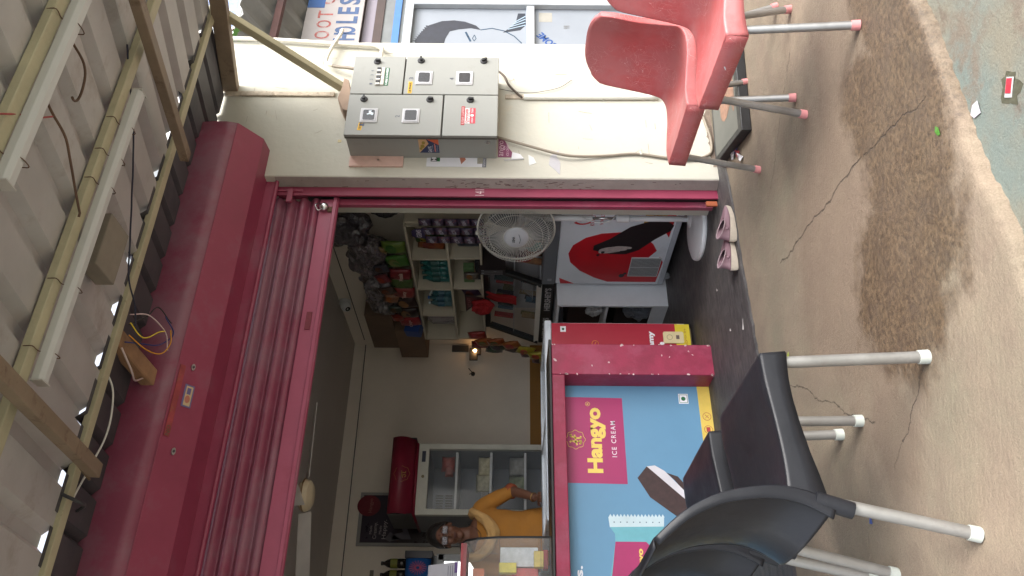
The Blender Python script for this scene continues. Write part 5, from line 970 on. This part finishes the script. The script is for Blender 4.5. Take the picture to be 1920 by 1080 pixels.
# ---------------- moulded chairs
def shell_chair(name,label,cat,m,P,W,SK,legs,cap,legm,lr,crown,dish,grp,rim=.0,only_seat=False):
    t=thing(name,label,cat,(0,0,0),grp); n=len(P); 
    pts=[Vector((x,0,z)) for x,z in P]
    def interp(arr,u):
        f=u*(len(arr)-1); i=min(int(f),len(arr)-2); k=f-i
        if isinstance(arr[0],Vector):
            a,b_,c,d_=arr[max(i-1,0)],arr[i],arr[i+1],arr[min(i+2,len(arr)-1)]
            return .5*((2*b_)+(c-a)*k+(2*a-5*b_+4*c-d_)*k*k+(3*b_-a-3*c+d_)*k**3)
        return arr[i]*(1-k)+arr[i+1]*k
    def tang(u): return (interp(pts,min(1,u+.01))-interp(pts,max(0,u-.01))).normalized()
    NU,NV=40,17
    def fn(u,v):
        # v 0..1: skirt | shell | skirt
        e_=.13
        if v<e_: s=-1; k=1-v/e_
        elif v>1-e_: s=1; k=1-(1-v)/e_
        else: s=-1+2*(v-e_)/(1-2*e_); k=0
        p=interp(pts,u); tg_=tang(u); nr=Vector((-tg_.z,0,tg_.x));   # normal: up on the seat, forward on the back
        if nr.z<0 and (u<.5 or only_seat): nr=-nr
        if u>=.5 and nr.x<0 and not only_seat: nr=-nr
        wv=interp(W,u); bow=interp(dish,u)
        q=p+Vector((0,s*wv,0))+nr*(bow*(abs(s)**2.2))
        if k>0: q=q-nr*(interp(SK,u)*k)+Vector((0,(1 if s>0 else -1)*.004*k,0))
        if u>.9 and crown and not only_seat: q.z-=crown*((u-.9)/.1)*abs(s)**3
        return q
    vl=[0,.065,.118,.13,.1345]+[.13+.74*k/14 for k in range(1,14)]+[.8655,.87,.882,.935,1]
    b=MB(); b.grid(lambda u,v:fn(u,vl[int(round(v*(len(vl)-1)))]),NU,len(vl),flip=True)
    # front apron and top lip
    b.grid(lambda u,v:fn(0,.13+.74*v)+Vector((.006*u,0,-SK[0]*u)),3,13,flip=False)
    if not only_seat: b.grid(lambda u,v:fn(1,.13+.74*v)+Vector((-SK[-1]*u*1.0,0,-.006*u)),3,13,flip=True)
    b.build('seat' if only_seat else 'shell',m,t,smooth=True,solid=.006,bev=0)
    for top,foot in legs:
        b=MB(); tp,ft=Vector(top),Vector(foot); b.tube([tp,ft],lr,12); lg=b.build('leg',legm,t,smooth='auto')
        b=MB(); dd=(ft-tp).normalized(); b.tube([ft-dd*.028,ft+dd*.0],[lr*1.18,lr*1.22],12); b.build('rubber_foot',cap,lg,smooth='auto')
    for s in (-1,1): b=MB(); b.tube([(legs[0][0][0]-.02,s*abs(legs[0][0][1])*.8,legs[0][0][2]-.03),(legs[2][0][0]+.02,s*abs(legs[0][0][1])*.8,legs[2][0][2]-.02)],lr*.9,8); b.build('seat_rail',legm,t)
    return t
BP=[(.245,.462),(.17,.460),(.10,.452),(.03,.444),(-.04,.438),(-.10,.436),(-.15,.438)]
bl_legs=[((.225,.222,.43),(.240,.238,.0)),((.225,-.222,.43),(.240,-.238,.0)),((-.150,.220,.40),(-.243,.238,.0)),((-.150,-.220,.40),(-.243,-.238,.0))]
bc=shell_chair('black_chair','nearest black moulded plastic chair with pale steel legs, its curved back to the viewer','chair',blackp,BP,[.237,.240,.238,.236,.234,.232,.230],[.070,.062,.058,.060,.068,.082,.098],bl_legs,whitecap,steelw,.0165,0,[0,.002,.004,.006,.008,.010,.012],'black plastic chairs by the counter',only_seat=True)
def rimc(u):
    P=[(-.172,.335),(-.140,.405),(-.127,.48),(-.133,.56),(-.152,.64),(-.192,.72),(-.250,.792)]
    f=u*(len(P)-1); i=min(int(f),len(P)-2); k=f-i; V=[Vector((x,0,z)) for x,z in P]; a_,b_,c_,d_=V[max(i-1,0)],V[i],V[i+1],V[min(i+2,len(P)-1)]
    return .5*((2*b_)+(c_-a_)*k+(2*a_-5*b_+4*c_-d_)*k*k+(3*b_-a_-3*c_+d_)*k**3)
BW=[.236,.240,.242,.242,.238,.228,.196]
vlb=[0,.06,.10,.106,.112]+[.106+.788*k/14 for k in range(1,14)]+[.888,.894,.90,.94,1]
def backf(u,w_):
    v=vlb[int(round(w_*(len(vlb)-1)))]; e_=.106
    if v<e_: s=-1;k=1-v/e_
    elif v>1-e_: s=1;k=1-(1-v)/e_
    else: s=-1+2*(v-e_)/(1-2*e_);k=0
    p=rimc(u); t_=(rimc(min(1,u+.02))-rimc(max(0,u-.02))).normalized(); nr=Vector((t_.z,0,-t_.x))
    f=u*6; i=min(int(f),5); wv=BW[i]*(1-(f-i))+BW[i+1]*(f-i); c_=1-abs(s)**2.3
    q=p+Vector((0,s*wv,0))+Vector((-(.085-.045*u)*c_,0,.062*c_*(1-u)**2+.022*c_*u**4))
    return q-nr*((.040-.022*u)*k)+Vector((0,s*.003*k,0))
b=MB(); b.grid(backf,30,len(vlb)); b.grid(lambda u,v:backf(1,.17+.66*v)+Vector((-.02*u,0,-.004*u)),3,12); b.build('backrest',blackp,bc,smooth=True,solid=.006)
bc.location=(.728,2.197,0)
# sleeves over the rear leg tops
for s in (-1,1):
    ORG=Vector((0,0,0)); b=MB(); b.tube([(-.155,s*.226,.385),(-.184,s*.228,.295)],[.022,.0215],12); b.build('leg_sleeve',blackp,bc,smooth='auto')
dup(bc,(.735,2.83,0),R(2),'second black moulded plastic chair, half hidden between the nearest one and the banner')
RP=[(.262,.430),(.19,.425),(.09,.405),(-.02,.390),(-.11,.395),(-.165,.425),(-.195,.50),(-.22,.60),(-.25,.71),(-.285,.812)]
rd_legs=[((.225,.188,.40),(.255,.256,.0)),((.225,-.188,.40),(.255,-.256,.0)),((-.15,.20,.39),(-.26,.245,.0)),((-.15,-.20,.39),(-.26,-.245,.0))]
rc=shell_chair('red_chair','scuffed red plastic chair nearest the cream pier, in front of the wall','chair',redp,RP,[.208,.214,.224,.232,.236,.234,.224,.216,.216,.182],[.072,.07,.06,.05,.045,.04,.03,.026,.024,.02],rd_legs,pinkcap,steel,.0145,.05,[0,.010,.02,.022,.02,.022,.03,.035,.035,.03],'red plastic chairs')
rc.location=(2.607,2.586,0); rc.rotation_euler=(0,0,R(175.2))
r2=dup(rc,(2.402,2.009,0),R(171.3),'scuffed red plastic chair nearest the street, cut off by the upper frame edge')
ORG=Vector((0,0,0)); b=MB(); b.beam((.266,.02,.385),(.2665,.05,.40),.004,.004); b.build('paint_mark',txtw,r2)
# ---------------- shoes
def shoe(loc,rz_,label):
    t=thing('slip_on_shoe',label,'shoe',(0,0,0),'pair of mauve slip-on shoes'); mv=mat('mauve_foam',(.20,.115,.14),.6,v=.08) if 'mauve_foam' not in bpy.data.materials else bpy.data.materials['mauve_foam']
    so_=mat('cream_sole',(.50,.44,.36),.7,v=.12,sc_=30) if 'cream_sole' not in bpy.data.materials else bpy.data.materials['cream_sole']
    def outl(a,k=1): # sole outline, x forward
        c,s=math.cos(a),math.sin(a); return (.125*c*(1.0),(.046+.010*c)*s*(1 if True else 0)*k)
    b=MB(); N=32; P=[outl(2*math.pi*i/N) for i in range(N)]; k=0
    def lv(z,sx,sy,z2): 
        for x,y in P: b.v.append(Vector((x*sx,y*sy,z+z2*max(0,-x)*1.0)))
    lv(0,.96,.92,0); lv(.012,1.0,1.0,0); lv(.024,1.0,1.0,.12); 
    for i in range(2):
        for j in range(N): b.f.append((i*N+j,i*N+(j+1)%N,(i+1)*N+(j+1)%N,(i+1)*N+j)); b.m.append(0)
    b.f.append(tuple(reversed(range(N)))); b.m.append(0); b.f.append(tuple(range(2*N,3*N))); b.m.append(0); b.build('sole',so_,t,smooth='auto')
    b=MB()
    def up(u,v):
        a=2*math.pi*v; x,y=outl(a,1); h=.024+.12*max(0,-x); top=.056 if x<0 else .060-.022*(x/.125)
        hole=Vector((-.040+.060*math.cos(a),.040*math.sin(a),.070-.016*math.cos(a)+.012*math.sin(a)))
        p0=Vector((x*.98,y*.97,h)); p2=Vector((x*.80-.004,y*.86,top)); 
        return p0*(1-u)**2+ (p2*2)*u*(1-u)+hole*u*u+Vector((0,0,.0))
    b.grid(up,9,33); b.build('upper',mv,t,smooth=True,solid=.003)
    b=MB(); b.ell((Vector((-.040,0,.050)),Vector((1,0,-.3)).normalized(),Vector((0,1,0))),0,0,.056,.034,0,.002); b.build('insole',C_(35,20,25,.9),t)
    b=MB(); b.tube([(-.040+.058*math.cos(i*.2618),.040*math.sin(i*.2618),.070-.016*math.cos(i*.2618)+.012*math.sin(i*.2618)) for i in range(25)],.0035,6,cap=False); b.build('collar',C_(150,130,135,.7),t,smooth=True); b=MB(); b.lathe((-.088,-.052,.055),[(.009,0),(.009,.006),(.001,.008)],8,(0,-1,.2)); b.build('heel_strap',mv,t,smooth=True)
    t.location=loc; t.rotation_euler=(0,0,rz_); return t
shoe((2.405,3.335,.006),R(9),'mauve slip-on shoe with cream sole, the one nearer the shutter rail')
shoe((2.255,3.385,.010),R(14),'mauve slip-on shoe with cream sole, the one further into the doorway')
# ---------------- sign panel lying on the ground
c0=Vector((2.618,2.861,.0)); ex=(Vector((3.301,2.704,0))-c0).normalized(); eyv=(Vector((2.797,3.33,0))-c0).normalized()
t=thing('lying_sign_panel','black framed food menu panel lying flat on the ground under the red chairs','sign',tuple(c0))
BF=(c0+Vector((0,0,.05)),ex,eyv)
b=MB(); b.prism(BF,[(0,0),(1.05,0),(1.05,.49),(0,.49)],-.05,0); b.build('frame',C_(28,28,30,.5,v=.3,sc_=20),t,bev=.004)
b=MB(); b.prism(BF,[(.03,.05),(1.02,.05),(1.02,.46),(.03,.46)],0,.001); b.build('print',mat('faded_print',(.09,.095,.085),.35,v=.25,sc_=4),t)
fo=mat('printed_food',(.32,.17,.11),.5,v=.5,sc_=22,dirt=((.14,.07,.05),.8),dsc=22)
b=MB(); b.ell(BF,.27,.22,.10,.12,.0012,.002,0,n=20,wob=.15); b.ell(BF,.30,.10,.14,.035,.0012,.0018,0,n=16,wob=.1); b.ell(BF,.62,.10,.14,.03,.0012,.0018,0,n=16,wob=.1); b.build('printed_dish',fo,t)
for tx,z0 in (('TANDOORI',.235),('CHICKEN',.165)): text('menu_text',tx,BF,.43,.76,z0,z0+.055,C_(195,175,110),t,d=.001,bold=.0)
# ---------------- litter
def litter(name,pts,z,m,label,cat,h=.004):
    cx_=sum(p[0] for p in pts)/len(pts); cy_=sum(p[1] for p in pts)/len(pts)
    b=MB(); k=len(pts)
    for i,(x,y) in enumerate(pts): b.v.append(Vector((x,y,z+h*(.3+.7*(i%2)))))
    b.v.append(Vector((cx_,cy_,z+h*.9))); b.f+= [(i,(i+1)%k,k) for i in range(k)]; b.m+=[0]*k
    o=b.build(name,m,solid=.0008); return tag(o,label,cat)
wt=ground_mat
b=MB(); b.v=[]; 
P=[(1.385+.042*math.cos(i*.35)*(1+.25*math.sin(i*2.3)),1.362+.035*math.sin(i*.35)*(1+.3*math.sin(i*1.7))) for i in range(18)]
b.prism((Vector((0,0,-.0348)),Vector((1,0,0)),Vector((0,1,0))),P,0,.0006); o=b.build('wet_spot',mat('wet_concrete',(.075,.075,.05),.2,v=.3,sc_=40,bump=.3)); tag(o,kind='structure')
t=thing('sweet_wrapper','red and white sweet wrapper in a small wet spot on the street','wrapper',(1.39,1.36,-.033))
WF=(Vector((1.39,1.362,-.033)),Vector((.72,-.70,.05)).normalized(),Vector((.70,.72,0)).normalized())
b=MB(); b.rect(WF,-.024,.024,-.013,.013,0,.002); b.build('foil',C_(190,188,188,.5),t); b=MB(); b.rect(WF,-.014,.021,-.010,.010,.002,.0035); b.build('red_print',C_(175,45,60,.4,v=.3,sc_=90),t)
litter('paper_scrap',[(1.418,1.478),(1.452,1.470),(1.460,1.495),(1.440,1.510),(1.425,1.505)],-.033,C_(180,176,184,.8),'small white paper scrap beside the broken concrete edge','paper scrap')
litter('leaf',[(1.455,1.600),(1.475,1.595),(1.492,1.608),(1.475,1.613),(1.46,1.611)],.002,C_(75,125,50,.5),'small green leaf on the wet concrete','leaf')
litter('leaf',[(1.430,2.94),(1.455,2.925),(1.468,2.935),(1.452,2.955)],.002,C_(150,165,70,.5),'yellow green leaf near the nearest black chair leg','leaf')
litter('foil_scrap',[(.655,2.52),(.675,2.515),(.68,2.53),(.66,2.535)],.002,C_(60,80,140,.4),'tiny blue foil scrap behind the nearest black chair','foil scrap')
t=thing('crumpled_wrapper','crumpled white, blue and red wrapper by the foot of the pier','wrapper',(2.67,3.14,.0))
for pts,c in (([(2.72,3.20),(2.75,3.17),(2.73,3.12),(2.69,3.13),(2.70,3.17)],(215,215,222)),([(2.705,3.14),(2.735,3.12),(2.70,3.08),(2.68,3.10)],(50,60,120)),([(2.67,3.12),(2.70,3.10),(2.66,3.06),(2.64,3.08)],(160,45,55)),([(2.64,3.10),(2.665,3.08),(2.60,3.03),(2.585,3.05)],(220,220,225))):
    b=MB(); k=len(pts); b.v=[Vector((x,y,.003+.012*(i%2))) for i,(x,y) in enumerate(pts)]; b.f=[tuple(range(k))]; b.m=[0]; b.build('crumpled_piece',C_(*c,.5),t,solid=.001)
for i,(x,y,lb) in enumerate(((2.51,3.02,'tiny white fleck of paper by the doorway'),(1.93,3.62,'small white crumb on the dark shop floor'),(2.25,3.75,'pale crumb on the shop floor near the fan base'),(1.83,3.42,'thin white straw piece on the dark shop floor'))):
    litter('paper_fleck',[(x,y),(x+.014,y+.004),(x+.012,y+.016),(x+.002,y+.012)] if i<3 else [(x,y),(x+.05,y-.02),(x+.052,y-.012),(x+.004,y+.008)],.010,C_(215,210,205,.8),lb,'paper fleck')
bag('khaki_sack',(.93,3.75,.10),(.11,.10,.11),mat('khaki',(.22,.20,.13),.8,v=.15),'khaki cloth sack on the floor against the banner by the frame edge','sack',6,amp=.2)
# ---------------- neighbour's shop to the right
YN=4.4; NF=FY((0,YN,0))
nb=thing('neighbouring_shop','neighbouring shop front with blue shutter strip and white framed painted glass','shop',(5.6,4.5,0))
b=MB(); b.box(4.3,4.34,YN,7,0,3.0); b.box(4.34,9,YN+2.5,YN+2.6,0,3.0); b.box(8.96,9,YN+.3,YN+2.5,0,3); b.box(4.34,8.96,YN+.3,YN+2.5,2.9,3.0); b.build('shop_wall',mat('dim_wall',(.12,.11,.12),.9),nb)
b=MB(); b.box(4.3,9,YN,YN+.12,2.285,2.375); b.build('fascia',mat('mauve_fascia',(.25,.225,.26),.7,v=.08),nb)
b=MB(); b.box(4.3,9,YN-.02,YN+.1,2.215,2.284); b.build('brown_beam',mat('brown_beam',(.07,.05,.045),.7,v=.3),nb)
b=MB(); b.box(4.3,9,YN-.01,YN+.05,2.13,2.214,1); b.box(4.3,9,YN-.025,YN+.05,2.075,2.13,0); b.box(4.3,9,YN-.01,YN+.05,2.045,2.0745,1); b.build('blue_shutter_edge',[mat('blue_paint',(.06,.17,.42),.5,v=.15),mat('grey_steel_nb',(.16,.17,.17),.5,v=.2)],nb)
b=MB()
b.rect(NF,4.5,5.45,1.975,2.04,0,.05); b.rect(NF,5.33,5.45,0,1.975,0,.05); b.rect(NF,4.5,5.33,.985,1.05,0,.04); b.build('white_frame',C_(160,165,170,.45),nb,bev=.004)
b=MB(); b.rect(NF,4.5,5.33,1.05,1.975,-.02,.0); b.rect(NF,4.5,5.33,.0,.985,-.02,0); b.build('painted_pane',mat('pale_pane',(.24,.265,.30),.35,v=.05,sc_=3),nb)
# generic painted head of dark hair on the pane
b=MB(); b.prism(NF,[(4.86,1.93),(4.95,1.945),(5.05,1.90),(5.13,1.84),(5.18,1.74),(5.19,1.64),(5.175,1.55),(5.13,1.46),(5.08,1.42),(5.10,1.50),(5.085,1.60),(5.06,1.67),(4.98,1.70),(4.86,1.72)],.0005,.0015)
for i in range(9): x=4.93+i*.022; b.prism(NF,[(x,1.93-i*.008),(x+.018,1.92-i*.01),(x+.022,1.965-i*.012)],.0005,.0013)
b.build('painted_hair',C_(38,40,50,.4,v=.3,sc_=20),nb)
b=MB(); b.stroke(NF,[(5.08,1.42),(5.10,1.33),(5.07,1.23),(5.01,1.15),(4.93,1.09)],.009,.0005,.0012);  b.build('painted_jaw',C_(28,60,85),nb); b=MB(); b.stroke(NF,[(5.05,1.54),(5.00,1.52),(4.95,1.50)],.016,.0005,.0012); b.build('painted_brow',C_(28,60,85),nb); b=MB(); b.stroke(NF,[(5.02,1.47),(4.98,1.485),(4.95,1.47),(4.98,1.455),(5.02,1.47)],.006,.0005,.0012);
b.build('painted_eye',C_(28,60,85),nb)
b=MB(); b.prism(NF,[(5.05,1.24),(5.16,1.14),(5.28,1.12),(5.28,1.06),(5.14,1.055),(5.08,1.10)],.0005,.0012,0)
for i in range(4): b.stroke(NF,[(5.09+i*.03,1.20-i*.02),(5.14+i*.035,1.06)],.008,.0012,.0018,1)
b.build('painted_collar',[C_(40,45,55),C_(150,170,185)],nb)
text('welcome_lettering','WELCOME',NF,4.72,5.08,.80,.87,C_(35,75,140),nb,d=.0005,bold=.03,rot=R(40))
b=MB(); b.rect(NF,5.18,5.29,.84,.95,.0005,.001); b.build('faded_sticker',C_(150,148,140),nb)
text('small_scrawl','9/8',NF,5.10,5.14,.70,.75,C_(120,120,120),nb,d=.0005)
# stock hanging inside
for i in range(7):
    b=MB(); x=5.55+i*.16; b.pillow(FY((x,YN+.5,1.35)),.14,1.0,.08,n=9); o=b.build('hanging_jeans',C_(28,32,52,.9,v=.3),smooth=True); tag(o,'dark blue garment, '+ORD[i]+' from the door post inside the neighbouring shop','garment','garments in the neighbouring shop')
b=MB(); b.pillow(FY((5.62,YN+.35,1.93)),.10,.08,.05); o=b.build('orange_packet',C_(215,110,40,.5)); tag(o,'small orange packet near the top of the neighbouring doorway','packet')
# sign board and awning above
t=thing('shop_signboard','weathered white signboard with red and blue hand painted letters','sign',(5.5,4.38,2.4))
b=MB(); b.rect(FY((0,YN-.03,0)),4.6,7.4,2.38,2.84,0,.02,0); b.rect(FY((0,YN-.03,0)),5.27,7.4,2.70,2.84,.02,.022,1); b.build('board',[mat('sign_white',(.38,.35,.34),.7,v=.1,sc_=5,dirt=((.35,.28,.24),.6),dsc=5),C_(45,85,140,.6,v=.15)],t)
SB=FY((0,YN-.05,0))
for s,x,hh,c in (('W',4.74,.19,0),('H',4.89,.19,0),('O',4.965,.19,0),('L',5.085,.19,0),('E',5.195,.19,0),('S',5.31,.19,0),('A',5.42,.19,0),('L',5.53,.19,0),('E',5.64,.19,0)): text('blue_letter',s,SB,x,x+.085,2.415,2.585,mat('faded_blue',(.06,.10,.20),.7,v=.3,sc_=20) if 'faded_blue' not in bpy.data.materials else bpy.data.materials['faded_blue'],t,d=0,bold=.03)
fr_m=mat('faded_red',(.33,.09,.08),.8,v=.35,sc_=22,dirt=((.5,.42,.40),.9),dsc=25,dth=.5)
for s,x in (('F',4.78),('O',4.905),('O',5.03),('T',5.145),('C',5.315),('A',5.43),('R',5.55)): text('red_letter',s,SB,x,x+.09,2.62,2.74,fr_m,t,d=0,bold=.01)
aw=thing('neighbour_awning','grey corrugated awning on a rusty beam above the signboard','awning',(5.3,4.2,2.9))
b=MB(); k=0; n=70
for i in range(n+1):
    x=4.2+3.4*i/n; h=.025*math.sin(i*1.35)
    for y,z in ((3.85,3.12),(4.42,2.84)): b.v.append(Vector((x,y,z+h)))
for i in range(n): b.f.append((2*i,2*i+1,2*i+3,2*i+2)); b.m.append(0)
b.build('corrugated_sheet',mat('grey_asbestos',(.20,.20,.19),.85,v=.15),aw,solid=.004)
b=MB(); b.beam((4.2,4.10,2.95),(7.6,4.10,2.95),.05,.05); b.build('rusty_beam',mat('rust_beam',(.10,.05,.045),.8,v=.2),aw)
# pale building far behind and vine
fb=thing('pale_apartment_block','pale overexposed apartment block with bluish windows far behind','building',(22,16,0))
b=MB(); b.box(13,34,15,22,-.035,16); b.build('wall',mat('white_block',(.82,.83,.83),.8,v=.02),fb)
for k in range(7):
    for j in range(4):
        x=17.3+k*2.4-.7*0; z=2.2+j*3.35
        b=MB(); b.rect(FY((0,15,0)),x-.1,x+1.5,z-.1,z+1.6,0,.05); fm=b.build('window_frame',C_(235,238,240),fb); b=MB(); b.rect(FY((0,15,0)),x,x+.66,z,z+1.5,.05,.06); b.rect(FY((0,15,0)),x+.74,x+1.4,z,z+1.5,.05,.06); b.build('window_pane',C_(135,155,195,.3),fm)
b=MB(); random.seed(5)
for i in range(46):
    c=Vector((3.86+random.uniform(-.05,.16),3.52+random.uniform(-.12,.2),2.93+random.uniform(-.06,.16))); u=Vector((random.uniform(-1,1),random.uniform(-1,1),random.uniform(-1,.3))).normalized(); v=u.cross(Vector((random.random(),random.random(),1))).normalized(); l=random.uniform(.03,.07)
    b.add([c,c+u*l*.5+v*l*.3+Vector((0,0,.006)),c+u*l,c+u*l*.5-v*l*.3+Vector((0,0,-.006))],[(0,1,2,3)])
vt=thing('creeper_plant','green leafy creeper poking over the top of the pier','plant',(3.9,3.55,2.9)); b.build('leaves',mat('leaf_green',(.09,.22,.04),.5,v=.3),vt)
b=MB(); b.tube(wavy([(3.84,3.6,2.9),(3.9,3.5,2.98),(3.98,3.45,2.93)],6,.01),.004,5); b.build('stem',rust,vt)
